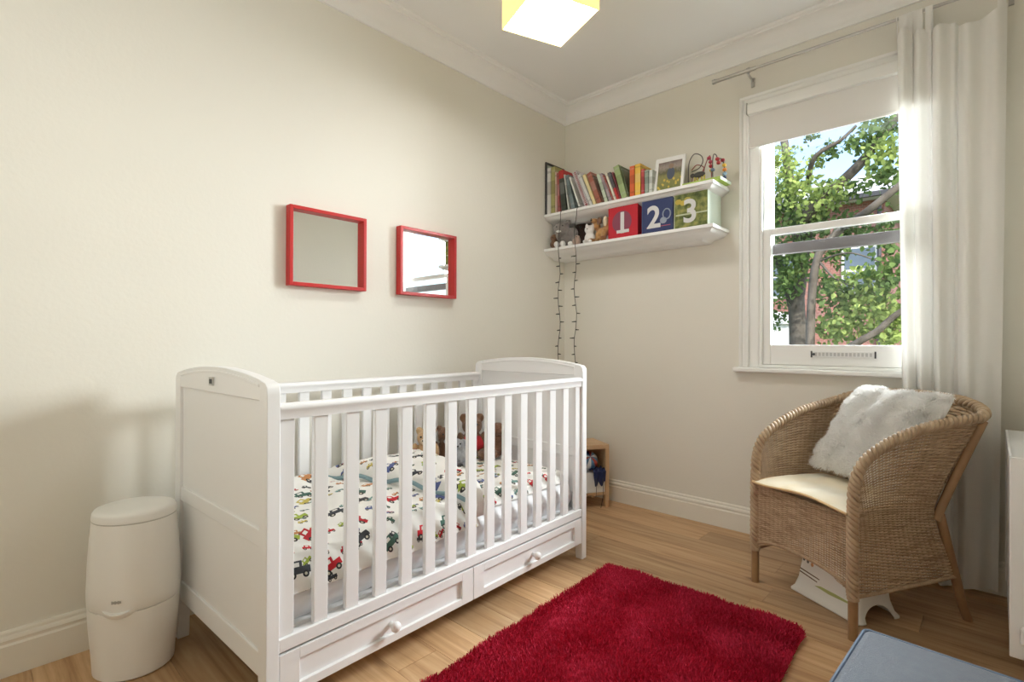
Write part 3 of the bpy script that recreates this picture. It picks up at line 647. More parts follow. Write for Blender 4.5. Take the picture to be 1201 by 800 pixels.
MB().lathe([(.1410, .4965), (.1418, .4985), (.1400, .4995)], 48, sy=.951).build('lid_seam', mat('seam', (.55, .54, .51), .6), bn)

# ------------------------------------------------------------------ wicker chair
CH = np.array([1.7525, -.7255, 0.0])
ch = empty('wicker_armchair', tuple(CH), math.radians(-30), label='tan woven wicker tub armchair standing in front of the window', cat='armchair')
def crm(P, n):   # catmull-rom resample
    P = np.array(P, float); Q = np.vstack([2*P[0]-P[1], P, 2*P[-1]-P[-2]]); d = np.r_[0, np.linalg.norm(np.diff(P, axis=0), axis=1).cumsum()]; out = []
    for s_ in np.linspace(0, d[-1], n):
        i = min(np.searchsorted(d, s_, 'right')-1, len(P)-2); t = (s_-d[i])/(d[i+1]-d[i]); p0, p1, p2, p3 = Q[i:i+4]
        out.append(.5*((2*p1)+(-p0+p2)*t+(2*p0-5*p1+4*p2-p3)*t*t+(-p0+3*p1-3*p2+p3)*t**3))
    return np.array(out)
rim_r = [(.24, 0, .50), (.242, .01, .58), (.246, .045, .645), (.252, .11, .69), (.262, .2, .73), (.277, .32, .765), (.295, .45, .785), (.312, .555, .80)]
rim_b = [(.312, .555, .80), (.285, .61, .822), (.2, .645, .846), (.1, .655, .854), (0, .657, .856)]
mirr = lambda L_: [(-a, b, c_) for a, b, c_ in L_]
def weave(name, Sf, rows, stakes, parent, amp=.0030, th=.0017, hh=.0030, per=6):
    M_ = stakes*per; u = np.linspace(0, 1, M_+1); v = (np.arange(rows)+.5)/rows; uu, vv = np.meshgrid(u, v)
    P = Sf(uu, vv); e = 1e-3
    du = Sf(np.clip(uu+e, 0, 1), vv)-Sf(np.clip(uu-e, 0, 1), vv); dw = Sf(uu, np.clip(vv+e, 0, 1))-Sf(uu, np.clip(vv-e, 0, 1))
    N = np.cross(du, dw); N /= np.linalg.norm(N, axis=2, keepdims=True)+1e-9; Wd = dw/(np.linalg.norm(dw, axis=2, keepdims=True)+1e-9)
    # row height follows the local spacing so that rows always touch
    hloc = np.linalg.norm(dw, axis=2, keepdims=True)/(2*e)/rows*.60
    ph = np.pi*(np.arange(M_+1)[None, :]/per+.5+np.arange(rows)[:, None]); P = P+N*(amp*np.cos(ph))[:, :, None]
    ring = np.stack([P+N*th, P+Wd*hloc, P-N*th, P-Wd*hloc], 2); V = ring.reshape(-1, 3)
    i, j, k = np.meshgrid(np.arange(rows), np.arange(M_), np.arange(4), indexing='ij'); a = (i*(M_+1)+j)*4+k; b = (i*(M_+1)+j)*4+(k+1) % 4
    Fq = np.stack([a, b, b+4, a+4], 3).reshape(-1, 4)
    o = npmesh(name, V, Fq, WICK, parent); o['kind'] = 'stuff'
    # stakes
    us = (np.arange(stakes)+.5)/stakes; vs_ = np.linspace(0, 1, 24); us2, vs2 = np.meshgrid(us, vs_, indexing='ij'); P = Sf(us2, vs2)
    du = Sf(np.clip(us2+e, 0, 1), vs2)-Sf(np.clip(us2-e, 0, 1), vs2); dw = Sf(us2, np.clip(vs2+e, 0, 1))-Sf(us2, np.clip(vs2-e, 0, 1))
    N = np.cross(du, dw); N /= np.linalg.norm(N, axis=2, keepdims=True)+1e-9; T = du/(np.linalg.norm(du, axis=2, keepdims=True)+1e-9)
    ring = np.stack([P+N*.0016, P+T*.002, P-N*.0016, P-T*.002], 2); V = ring.reshape(-1, 3)
    i, j, k = np.meshgrid(np.arange(stakes), np.arange(23), np.arange(4), indexing='ij'); a = (i*24+j)*4+k; b = (i*24+j)*4+(k+1) % 4
    o2 = npmesh('stake', V, np.stack([a, b, b+4, a+4], 3).reshape(-1, 4), BRAID, o); o2['kind'] = 'stuff'
    return o
def interp_path(P, n=200):
    Q = crm(P, n)
    def f(u): 
        x = np.clip(u, 0, 1)*(n-1); return np.stack([np.interp(x, np.arange(n), Q[:, k]) for k in range(3)], -1)
    return f
top_r = interp_path(rim_r); top_b = interp_path(rim_b[::1]+mirr(rim_b)[::-1][1:], 300)
def quad_v(B, M_, T, v, vm):   # smooth curve through bottom, waist (at vm) and top
    v = v[..., None]; a = v/vm; lo_ = B+(M_-B)*a
    b = (v-vm)/(1-vm); s1 = (M_-B)/vm; s2 = (T-M_)/(1-vm); sm = (s1+s2)/2*.8
    def herm(p0, m0, p1, m1, t, L_): t2 = t*t; t3 = t2*t; return (2*t3-3*t2+1)*p0+(t3-2*t2+t)*L_*m0+(-2*t3+3*t2)*p1+(t3-t2)*L_*m1
    return np.where(v < vm, herm(B, s1, M_, sm, a, vm), herm(M_, sm, T, s2, b, 1-vm))
def side(sgn):
    def f(u, v):
        B = np.stack([.24+.025*u, .49*u, .155+.025*u], -1); M_ = np.stack([.24+.010*u, .40*u, .40+.05*u], -1); T = top_r(u)
        P = quad_v(B, M_, T, v, .45)
        if sgn < 0: P = P*np.array([-1, 1, 1])
        return P
    return f
weave('side_weave', side(1), 104, 18, ch); weave('side_weave', side(-1), 104, 18, ch)
def back(u, v):
    th = (u-.5)*2   # 1 .. -1
    B = np.stack([-.265*th, .49+.02*(1-th**2), .18+0*u], -1); M_ = np.stack([-.25*th, .40+.06*(1-th**4), .45+0*u], -1); T = top_b(u)
    return quad_v(B, M_, T, v, .7)
weave('back_weave', back, 114, 24, ch)
def apron(u, v):
    return np.stack([-.238+.476*u, 0*u-.002, .155+.068*np.sin(np.pi*u)**.8+(.445-.155-.068*np.sin(np.pi*u)**.8)*v], -1)
weave('apron_weave', apron, 56, 20, ch)
def seat(u, v): return np.stack([(-.236+.472*u)*(1+.03*v), .005+(.40+.05*(1-(2*u-1)**2))*v, .438+0*u], -1)
weave('seat_weave', seat, 90, 20, ch)
def braid(path, rad, sr, turns, n, parent, name='braid'):
    P = crm(path, n); mb = MB(); T = np.gradient(P, axis=0); T /= np.linalg.norm(T, axis=1, keepdims=True)
    up = np.array([0, 0, 1.]); A = []
    ref = np.array([1., 0, 0]) if abs(T[0][2]) > .9 else up
    for t in T:
        a = np.cross(t, ref); a /= np.linalg.norm(a)+1e-9; ref = np.cross(a, t); A.append((a, ref.copy()))
    for k in range(3):
        pts = [tuple(P[i]+(A[i][0]*math.cos(turns*6.283*i/(n-1)+k*2.094)+A[i][1]*math.sin(turns*6.283*i/(n-1)+k*2.094))*rad) for i in range(n)]
        mb.tube(pts, sr, 6)
    return mb.build(name, BRAID, parent, smooth=70)
full = [(-.24, -.002, .155), (-.24, -.002, .33)]+mirr(rim_r)+mirr(rim_b)[1:]+rim_b[::-1][1:]+rim_r[::-1][1:]+[(.24, -.002, .33), (.24, -.002, .155)]
braid(full, .0125, .0092, 46, 1500, ch, 'rim_braid')
for s_ in (-1, 1):
    MB().tube([(s_*.24, 0, 0), (s_*.24, 0, .50)], [.0165, .0165], 12).build('front_leg', CANE, ch, smooth=50)
    MB().tube([(s_*.267, .558, 0), (s_*.2655, .53, .06), (s_*.252, .425, .42)], .0165, 12).build('rear_leg', CANE, ch, smooth=50)
    MB().tube([(s_*.250, .405, .40), (s_*.270, .470, .55), (s_*.312, .568, .785)], .0155, 12).build('back_pole', CANE, ch, smooth=50)
    cl = MB(); cl.lathe([(.0175, -.008), (.0205, -.004), (.0205, .004), (.0175, .008)], 14, (s_*.24, 0, .150)); cl.build('binding', BRAID, ch, smooth=50)
braid([(.238*math.cos(math.pi*(1-i/20)), -.002, .150+.068*math.sin(math.pi*i/20)**.8) for i in range(21)], .004, .0035, 24, 300, ch, 'apron_braid')
for s_ in (-1, 1): braid([(s_*.24, .02, .152), (s_*.255, .25, .165), (s_*.266, .49, .178)], .004, .0035, 24, 260, ch, 'side_braid')

# seat pad
def pad_mesh(w_, d_, t_, nx, ny, seed, amp, pinch=0.0):
    x = np.linspace(-1, 1, nx)[:, None]+np.zeros((1, ny)); y = np.linspace(-1, 1, ny)[None, :]+np.zeros((nx, 1))
    k = (1-np.abs(x)**3.2)*(1-np.abs(y)**3.2); k = np.sqrt(np.clip(k, 0, 1))
    px = x*w_/2*(1-pinch*(1-np.abs(y)**2)*np.abs(x)**4); py = y*d_/2*(1-pinch*(1-np.abs(x)**2)*np.abs(y)**4)
    n_ = snoise(x*w_/2, y*d_/2, seed, 3, 4)*amp*k
    top = np.stack([px, py, t_/2*k+n_], 2); bot = np.stack([px, py, -t_/2*k-.001+0*n_], 2)
    V = np.concatenate([top.reshape(-1, 3), bot.reshape(-1, 3)]); return V, np.concatenate([gridfaces(nx, ny), gridfaces(nx, ny, nx*ny)[:, ::-1]]), top, k
def chw(p): c_, s_ = .8660, -.5; return CH+np.array([p[0]*c_-p[1]*s_, p[0]*s_+p[1]*c_, p[2]])
sp_ = empty('seat_pad', tuple(chw((0, .175, .462))), math.radians(-30), label='thin pale yellow seat pad on the wicker armchair', cat='seat cushion')
V, Fq, _, _ = pad_mesh(.462, .40, .042, 50, 44, 31, .006)
V[:, 2] += .010*np.sin(V[:, 0]*13+1)*np.clip((-V[:, 1]-.1)/.1, 0, 1)+.004
npmesh('pad_cover', V, Fq, CREAMPAD, sp_)
pp = []
for q in np.linspace(0, 1, 121)[:-1]:
    a = q*4; s_ = int(a); f_ = a-s_; pt = [(-1+2*f_, -1), (1, -1+2*f_), (1-2*f_, 1), (-1, 1-2*f_)][s_]; pp.append((pt[0]*.231, pt[1]*.20, .004+.010*math.sin(pt[0]*.231*13+1)*max(0, min(1, (-pt[1]*.2-.1)/.1))))
pp.append(pp[0]); MB().tube(pp, .005, 6).build('piping', mat('pad_piping', (.70, .50, .27), .9), sp_, smooth=60)

# fluffy cushion
cq = (.038, .396, .692, .45, .44, .622, -.176)
fc = empty('fluffy_cushion', tuple(chw((cq[0], cq[1]-.02, cq[2]+.004))), 0, label='fluffy white fur cushion leaning on the wicker armchair back', cat='cushion')
fc.rotation_euler = (Matrix.Rotation(math.radians(-30)+cq[6], 3, 'Z') @ Matrix.Rotation(math.pi/2-cq[5], 3, 'X')).to_euler()
V, Fq, top, kk = pad_mesh(cq[3], cq[4], .135, 90, 90, 41, .0055, pinch=.05)
npmesh('cushion_cover', V, Fq, FUR, fc)
nf = 42000; ui = nrng.uniform(0, 88.99, nf); vi = nrng.uniform(0, 88.99, nf); i0 = ui.astype(int); j0 = vi.astype(int); fu = (ui-i0)[:, None]; fv = (vi-j0)[:, None]
Pp = (top[i0, j0]*(1-fu)*(1-fv)+top[i0+1, j0]*fu*(1-fv)+top[i0, j0+1]*(1-fu)*fv+top[i0+1, j0+1]*fu*fv)
Nn = np.cross(top[i0+1, j0]-top[i0, j0], top[i0, j0+1]-top[i0, j0]); Nn /= np.linalg.norm(Nn, axis=1, keepdims=True)+1e-9
flow = np.stack([snoise(Pp[:, 0], Pp[:, 1], 51, 3, 7), -.5+snoise(Pp[:, 0], Pp[:, 1], 52, 3, 7), np.zeros(nf)], 1); D = Nn*.55+flow*.85+nrng.normal(0, .18, (nf, 3)); D /= np.linalg.norm(D, axis=1, keepdims=True)
Lh = nrng.uniform(.013, .024, (nf, 1)); Sd = np.cross(D, nrng.normal(0, 1, (nf, 3))); Sd /= np.linalg.norm(Sd, axis=1, keepdims=True); Sd *= .0016
FUR2 = bpy.data.materials.new('white_fur_strands'); FUR2.use_nodes = True; _t = FUR2.node_tree; _t.nodes.remove(_t.nodes['Principled BSDF'])
_d = node(_t, 'ShaderNodeBsdfDiffuse', Color=(.96, .955, .94, 1)); _e = node(_t, 'ShaderNodeBsdfTranslucent', Color=(.96, .955, .94, 1)); _m = _t.nodes.new('ShaderNodeMixShader'); _m.inputs[0].default_value = .4
_t.links.new(_d.outputs[0], _m.inputs[1]); _t.links.new(_e.outputs[0], _m.inputs[2]); _t.links.new(_m.outputs[0], _t.nodes['Material Output'].inputs[0])
V = np.stack([Pp-Sd, Pp+Sd, Pp+D*Lh+Sd*.3-np.array([0, 0, 0]), Pp+D*Lh-Sd*.3], 1).reshape(-1, 3); Fq = np.arange(nf*4).reshape(-1, 4)
o = npmesh('fur_pile', V, Fq, FUR2, fc, smooth=False); o['kind'] = 'stuff'

# ------------------------------------------------------------------ step stool under the chair
ss = empty('step_stool', tuple(chw((.016, .10, 0))), math.radians(-30), label='white plastic child step stool tucked under the wicker armchair', cat='step stool')
wS, dS, hS = .335, .225, .205
def rrect(hx, y0, y1, r, z, n=5):
    out = []
    for cx, cy, a0 in ((hx-r, y1-r, 0), (-hx+r, y1-r, 90), (-hx+r, y0+r, 180), (hx-r, y0+r, 270)):
        for k in range(n+1): a = math.radians(a0+90*k/n); out.append((cx+r*math.cos(a), cy+r*math.sin(a), z))
    return out
shl = MB(); prof = [(.166, .0, .02, .0), (.166, .0, .02, .006), (.156, .010, .022, .02), (.146, .020, .025, .06), (.138, .028, .028, .13), (.132, .034, .03, .195), (.128, .038, .03, .205)]
sh_rings = []
for hx, inset, r, z in prof:
    ring = rrect(hx, inset, dS-inset, r, z); 
    if z < .05:
        lift = []
        for x, y, zz in ring:
            f_ = max(0, 1-abs((y-dS/2)/(dS*.30))) if abs(x) > hx-.012 else max(0, 1-abs(x/(wS*.33)))*(.0 if y < dS/2 else 1); lift.append((x, y, zz))
        ring = lift
    sh_rings.append(ring)
shl.rings(sh_rings, caps=False); n_ = len(sh_rings[0]); shl.Fc.append(tuple(range(len(shl.V)-n_, len(shl.V)))); shl.M.append(0)
so = shl.build('stool_body', PLAST2, ss, smooth=40)
# arched cut-outs in both short sides
cutm = MB(); cutm.prism([(dS/2+.075*math.cos(math.pi*k/14), -.005+.062*math.sin(math.pi*k/14)) for k in range(15)], -.3, .3, 'x'); cut = cutm.build('arch_cut', PLAST2, None)
so.modifiers.new('solid', 'SOLIDIFY').thickness = .004
bo = so.modifiers.new('cut', 'BOOLEAN'); bo.object = cut; bo.operation = 'DIFFERENCE'
cut.parent = ss
bpy.context.view_layer.update()
dg = bpy.context.evaluated_depsgraph_get(); me2 = bpy.data.meshes.new_from_object(so.evaluated_get(dg)); so.modifiers.clear(); so.data = me2; bpy.data.objects.remove(cut)
# flat print on the long side: brown fence, grass and three little dots
tilt = math.atan2(.014, .135)
def onface(x, z): return Vector((x, .020+(z-.06)*.115-.0012, z))
def decal(name, quads, m):
    mb = MB()
    for q in quads:
        a = [onface(*p_) for p_ in q]; b = [p_+Vector((0, .0011, 0)) for p_ in a]; n = len(a); mb.rings([b, a])
    return mb.build(name, m, ss)
decal('printed_fence', [[(-.128, .098), (-.03, .088), (-.03, .092), (-.128, .103)], [(-.128, .085), (-.04, .074), (-.04, .078), (-.128, .090)]], mat('print_brown', (.16, .09, .05), .5))
decal('printed_grass', [[(-.05, .058), (.02, .052), (.11, .056), (.13, .062), (.05, .066), (-.02, .066)]], mat('print_green', (.42, .45, .16), .5))
decal('printed_dot', [[(cx+.006*math.cos(k), .145+dz_+.008*math.sin(k)) for k in [6.283*i/10 for i in range(10)]] for cx, dz_ in ((-.112, 0), (-.092, -.004))], mat('print_grey', (.12, .12, .11), .5))
decal('printed_dot', [[(-.070+.007*math.cos(k), .136+.009*math.sin(k)) for k in [6.283*i/10 for i in range(10)]]], mat('print_orange', (.60, .30, .13), .5))

# ------------------------------------------------------------------ rug
rg = empty('shag_rug', (0, 0, 0), label='red rectangular shaggy rug on the oak floor beside the cot', cat='rug')
rA = math.radians(-2.4); rux = np.array([math.cos(math.radians(1.2)), math.sin(math.radians(1.2))]); ruy = np.array([.044, -.999]); ro_ = np.array([.985, -.935]); RW, RL = .84, 1.50
def rpt(a, b): return np.stack([ro_[0]+a*rux[0]+b*ruy[0], ro_[1]+a*rux[1]+b*ruy[1]], -1)
def inround(a, b, r):
    dx = np.maximum(np.maximum(r-a, a-(RW-r)), 0); dy = np.maximum(np.maximum(r-b, b-(RL-r)), 0); return dx*dx+dy*dy < r*r
bs = MB(); cor = []
for cx, cy, a0 in ((RW-.05, RL-.05, 0), (.05, RL-.05, 90), (.05, .05, 180), (RW-.05, .05, 270)):
    for k in range(6): a = math.radians(a0+18*k); cor.append((cx+.045*math.cos(a), cy+.045*math.sin(a)))
bs.rings([[(*rpt(np.array(a), np.array(b)), z) for a, b in cor] for z in (.0006, .010)]); bs.build('backing', RUG, rg)
N = 150000; a = nrng.uniform(0, RW, N); b = nrng.uniform(0, RL, N); ok = inround(a, b, .05); a, b = a[ok], b[ok]; N = len(a)
bp_ = rpt(a, b); lx = snoise(a, b, 61, 3, 3.0)*.9; ly = snoise(a, b, 62, 3, 3.0)*.9
ht = nrng.uniform(.014, .024, N)*(1+.25*snoise(a, b, 63, 2, 5)); yaw_ = nrng.uniform(0, 6.283, N); wd = .0021
B0 = np.stack([bp_[:, 0], bp_[:, 1], np.full(N, .008)], 1); sd = np.stack([np.cos(yaw_), np.sin(yaw_), np.zeros(N)], 1)*wd
tip = B0+np.stack([(lx+nrng.normal(0, .5, N))*.010, (ly+nrng.normal(0, .5, N))*.010, ht], 1)
V = np.stack([B0-sd, B0+sd, tip+sd*.55, tip-sd*.55], 1).reshape(-1, 3)
PILE = bpy.data.materials.new('rug_pile'); PILE.use_nodes = True; _t = PILE.node_tree; _b = _t.nodes['Principled BSDF']; _b.inputs['Roughness'].default_value = .8; _b.inputs['Specular IOR Level'].default_value = .2
_g = _t.nodes.new('ShaderNodeNewGeometry'); _r = _t.nodes.new('ShaderNodeValToRGB'); _r.color_ramp.elements[0].color = (.43, .012, .040, 1); _r.color_ramp.elements[1].color = (.72, .040, .105, 1)
_t.links.new(_g.outputs['Random Per Island'], _r.inputs[0]); _t.links.new(_r.outputs[0], _b.inputs['Base Color'])
o = npmesh('pile', V, np.arange(N*4).reshape(-1, 4), PILE, rg, smooth=False); o['kind'] = 'stuff'

# ------------------------------------------------------------------ blue ottoman
ot = empty('ottoman', (2.272, -1.85, 0), math.radians(-3.0), label='low blue fabric upholstered ottoman in the near right corner', cat='ottoman')
MB().box((-.165, -.25, .02), (.165, .25, .335)).build('base', BLUE, ot, bevel=.012, segs=3)
MB().box((-.180, -.255, .338), (.180, .255, .400)).build('padded_top', BLUE, ot, bevel=.022, segs=4)
pt = []
for q in range(40):
    a = 6.283*q/40; cx = .163*np.sign(math.cos(a)); cy = .238*np.sign(math.sin(a)); pt.append((cx+.014*math.cos(a), cy+.014*math.sin(a), .394))
pt.append(pt[0]); MB().tube(pt, .0035, 6).build('piping', mat('ottoman_piping', (.22, .30, .43), .9), ot, smooth=60)
for sx in (-1, 1):
    for sy in (-1, 1): MB().lathe([(.014, 0), (.018, .022)], 10, (sx*.14, sy*.22, 0)).build('foot', DARK, ot)

# ------------------------------------------------------------------ toy bench in the corner
tb_o = empty('toy_bench', (.485, -.15, 0), math.atan2(.910, .518), label='small birch toy bench with a white drawer in the corner behind the cot', cat='bench')
# local x runs along the front back to A (front spans x -.42..0), local y goes to the wall
BW, BD, BH = .42, .24, .412
MB().box((-BW, 0, BH-.028), (0, BD, BH)).build('top', BIRCH, tb_o, bevel=.003)
for xa in (-BW, -.026):
    for ya in (0, BD-.03): MB().box((xa, ya, 0), (xa+.026, ya+.03, BH-.028)).build('leg', BIRCH, tb_o, bevel=.002)
for xa in (-BW+.008, -.018): MB().box((xa, .03, .07), (xa+.012, BD-.03, BH-.028)).build('side_panel', BIRCH, tb_o)
MB().box((-BW+.026, BD-.014, .07), (-.026, BD-.006, BH-.028)).build('back_panel', BIRCH, tb_o)
MB().box((-BW+.026, .004, .080), (-.026, BD-.014, .098)).build('shelf', BIRCH, tb_o, bevel=.002)
MB().box((-BW+.028, .006, .100), (-.028, .018, .232)).build('drawer_front', WHITE, tb_o, bevel=.002)
MB().box((-BW+.028, .018, .222), (-.028, BD-.016, .228)).build('drawer_top', WHITE, tb_o)
M_b = Matrix.Translation(tb_o.location) @ Matrix.Rotation(tb_o.rotation_euler.z, 4, 'Z')
bal = empty('toy_ball', tuple(M_b @ Vector((-.125, .095, .229))), .6, label='blue white and red striped toy ball on the corner bench shelf', cat='ball')
bb = MB(); n, k = 24, 14; rr = .066
for i in range(n):
    ring = []
    m_ = [0, 1, 0, 2, 3, 0, 1, 2][(i//2) % 8] if True else 0
    a0, a1 = 6.283*i/n, 6.283*(i+1)/n
    vs_ = []; fs = []
    for j in range(k+1):
        ph_ = math.pi*j/k
        for a in (a0, a1): vs_.append((rr*math.sin(ph_)*math.cos(a), rr*math.sin(ph_)*math.sin(a)*.95, rr+rr*math.cos(ph_)))
    fs = [(2*j, 2*j+1, 2*j+3, 2*j+2) for j in range(k)]; bb.add(vs_, fs, m_)
bo_ = bb.build('ball_skin', [mat('ball_blue', (.10, .22, .36), .35), mat('ball_white', (.65, .68, .70), .35), mat('ball_red', (.42, .05, .03), .35), mat('ball_navy', (.02, .03, .09), .35)], bal, smooth=60); bo_.rotation_euler = (.9, .4, 0); bo_.location = (0, .05, -.012+.038)
bpy.context.view_layer.update()
cl_o = empty('navy_cloth', tuple(M_b @ Vector((-.075, .02, .229))), tb_o.rotation_euler.z, label='crumpled navy blue cloth hanging over the bench drawer front', cat='cloth')
xs = np.linspace(-1, 1, 26)[:, None]; ts = np.linspace(0, 1, 30)[None, :]
hang = .060+.035*np.abs(np.sin(2.6*xs+.8)); path = ts*(.075+hang)
Yl = np.where(path < .06, .06-path, -.0165+.0*path)-.018+.003*np.sin(9*xs)*ts; Yl = np.where(path < .075, .055-path*1.24, -.040+.0*path)+.004*np.sin(7*xs+3*ts); Zl = np.where(path < .075, .012+.016*np.abs(np.sin(5*xs+9*ts)), .012-(path-.075))
npmesh('cloth', np.stack([xs*.055*(1-.35*ts)+0*ts, Yl, Zl+0*xs], 2).reshape(-1, 3), gridfaces(26, 30), NAVY, cl_o).modifiers.new('t', 'SOLIDIFY').thickness = .002
cd_o = empty('loose_cord', tuple(M_b @ Vector((-.08, -.02, 0))), tb_o.rotation_euler.z, label='thin dark cord dangling in front of the white bench drawer', cat='cord')
MB().tube([(.02, -.008, .20), (.021, -.012, .12), (.02, -.010, .075), (.012, -.014, .05), (.0, -.02, .012)], .0016, 6).build('cord', DARK, cd_o)
MB().tube([(-.03, -.008, .205), (-.028, -.012, .13), (-.03, -.012, .085), (-.09, -.012, .10), (-.16, -.010, .17)], .0016, 6).build('cord', DARK, cd_o)

# ------------------------------------------------------------------ wall shelves
SHELF = mat('shelf_white', (.84, .84, .835), .4)
sprof = [(.245, 0), (.245, -.020), (.233, -.022), (.226, -.030), (.212, -.040), (.190, -.047), (.165, -.050), (.150, -.056), (.140, -.066), (.132, -.070)]
for nm, z, lab in (('upper', 1.987, 'upper white moulded wall shelf carrying books and a picture'), ('lower', 1.743, 'lower white moulded wall shelf carrying soft toys and number boxes')):
    e_ = empty('wall_shelf', (0, 0, z), label=lab, cat='shelf', group='white wall shelves')
    MB().rings([[(.0015, -.0015, q), (1.205, -.0015, q), (1.205, -.245, q), (.0015, -.245, q)] for q in (0, -.020)]).build('board', SHELF, e_, bevel=.003)
    MB().rings([[(.0015, -.0015, q), (1.205-(.245-d_), -.0015, q), (1.205-(.245-d_), -d_, q), (.0015, -d_, q)] for d_, q in [(.236, -.0205)]+sprof[2:]]).build('cornice_moulding', SHELF, e_, smooth=35)
ZU, ZL = 1.9875, 1.7435

# books
books = [
 (-.021,.036,.342,-.001,(.72,.71,.68),'tall white spined book, first from the room corner on the shelf'),
 (.019,.034,.343,-.001,(.38,.36,.14),'tall olive yellow book, second from the room corner'),
 (.057,.022,.301,-.003,(.66,.48,.42),'thin pale pink book beside the olive yellow book'),
 (.082,.026,.289,-.014,(.36,.10,.09),'thin dull red book beside the pale pink book'),
 (.114,.050,.300,-.028,(.045,.06,.05),'thick near-black book with a red topped spine'),
 (.171,.024,.266,-.040,(.60,.62,.58),'thin pale grey book right of the near-black book'),
 (.203,.054,.254,-.060,(.16,.21,.22),'thick slate blue-grey book, tilted, left of the spiral notebook'),
 (.264,.012,.238,-.087,(.74,.75,.72),'very thin white book leaning on the slate grey book'),
 (.313,.038,.261,-.104,(.60,.55,.58),'spiral bound notebook with striped coil edge'),
 (.354,.024,.235,-.099,(.58,.59,.58),'thin grey-white book just right of the spiral notebook'),
 (.382,.025,.225,-.089,(.74,.62,.32),'cream yellow book leaning left in mid shelf'),
 (.415,.038,.227,-.088,(.35,.12,.08),'russet red book leaning beside the cream yellow book'),
 (.458,.012,.207,-.089,(.14,.07,.05),'very thin dark brown book beside the russet book'),
 (.471,.028,.204,-.065,(.50,.58,.46),'pale green and white book right of the dark brown book'),
 (.507,.022,.204,-.078,(.34,.28,.31),'mauve grey book right of the pale green book'),
 (.533,.009,.191,-.078,(.33,.07,.05),'very thin brick red book right of the mauve book'),
 (.544,.016,.200,-.073,(.76,.70,.60),'slim cream white book right of the brick red book'),
 (.564,.019,.198,-.070,(.10,.10,.11),'charcoal book with a red spine foot'),
 (.586,.010,.195,-.063,(.22,.04,.05),'very thin maroon book touching the charcoal book'),
 (.599,.043,.226,-.064,(.33,.42,.20),'thick sage green book leaning left, tallest of the middle books'),
 (.646,.009,.219,-.058,(.10,.12,.06),'very thin dark olive book behind the sage green book'),
 (.657,.034,.204,-.002,(.62,.12,.03),'upright orange-red book beside the yellow book'),
 (.693,.040,.208,-.001,(.74,.47,.07),'upright bright yellow book beside the orange-red book'),
 (.737,.022,.169,-.002,(.42,.05,.05),'short upright red book right of the yellow book'),
 (.762,.026,.157,-.002,(.30,.36,.30),'short grey-green book right of the short red book'),
 (.790,.022,.153,.002,(.62,.66,.62),'short pale green-white book next to the flower picture'),
]
bc = {}
def book_mat(i, c_):
    m = mat('book_cover_%02d' % i, c_, .45); t = m.node_tree; b = t.nodes['Principled BSDF']; L = t.links.new
    co = t.nodes.new('ShaderNodeTexCoord'); sx = t.nodes.new('ShaderNodeSeparateXYZ'); L(co.outputs['Generated'], sx.inputs[0])
    r_ = random.Random(i); rp = t.nodes.new('ShaderNodeValToRGB'); rp.color_ramp.interpolation = 'CONSTANT'; e = rp.color_ramp.elements
    lt = tuple(min(1, q*.85+.09) for q in c_); dk = tuple(q*.72 for q in c_)
    e[0].position = 0; e[0].color = (*c_, 1); e[1].position = .12; e[1].color = (*(dk if r_.random() < .5 else lt), 1)
    for p_, q in ((.17, c_), (.42, lt if r_.random() < .6 else dk), (.70, c_), (.88, dk if r_.random() < .5 else lt), (.93, c_)): x = e.new(p_); x.color = (*q, 1)
    if i == 4: x = e.new(.80); x.color = (.42, .03, .03, 1); e[-2].color = (.42, .03, .03, 1); e[-1].color = (.42, .03, .03, 1)
    if i == 17: e[0].color = (.45, .03, .03, 1); e[1].color = (.45, .03, .03, 1); e[2].color = (.45, .03, .03, 1)
    L(sx.outputs[2], rp.inputs[0]); L(rp.outputs[0], b.inputs['Base Color']); return m
for i, (x, wd, hh, lean, c_, lab) in enumerate(books):
    x0 = x+.030-.014*(x/.8); hh = hh-.012
    if i+1 < len(books):
        xn, hn, ln = books[i+1][0]+.030-.014*(books[i+1][0]/.8), books[i+1][2], books[i+1][3]; hm = min(hh, hn)
        wd = max(.006, min(wd, xn-x0-.0015, (xn+ln*hm/hn)-(x0+lean*hm/hh)-.0015))
    ang = math.atan2(lean, hh); L_ = math.hypot(hh, lean); wd = wd*math.cos(ang)*.93
    e_ = empty('book', (x0, -.224, ZU+.0005), 0, lab, 'book', 'books on the upper shelf'); e_.rotation_euler = (0, ang, 0)
    dp = .155+.02*((i*7) % 5)/5; m_ = book_mat(i, c_); t_ = .0022
    MB().box((0, 0, 0), (t_, dp, L_)).box((wd-t_, 0, 0), (wd, dp, L_)).box((t_, 0, 0), (wd-t_, t_, L_)).build('cover', m_, e_)
    MB().box((t_, t_, .003), (wd-t_, dp-.003, L_-.004)).build('pages', PAGES, e_)
    if i == 8:
        s_ = MB()
        for k in range(22):
            zz = .012+k*(L_-.024)/21; s_.tube([(wd/2+.017*math.cos(a), -.003+.010*math.sin(a), zz+.002*math.sin(a*.5)) for a in [6.283*q/10 for q in range(11)]], .0019, 5)
        s_.build('spiral_binding', mat('coil_white', (.75, .72, .74), .4), e_)
        MB().box((wd*.25, -.0006, .002), (wd*.75, .0, L_-.002)).build('coil_edge', mat('coil_red', (.30, .08, .09), .6), e_)
bfk = empty('picture_folder', (.003, -.236, ZU), label='large thin black edged picture folder flat against the left wall', cat='folder')
MB().box((0, 0, 0), (.003, .215, .375)).build('clear_sheet', mat('pale_sheet', (.55, .60, .58), .2), bfk)
for lo, hi in (((0, 0, .360), (.009, .215, .375)), ((0, 0, 0), (.009, .013, .36)), ((0, .202, 0), (.009, .215, .36))): MB().box(lo, hi).build('edge_strip', DARK, bfk)

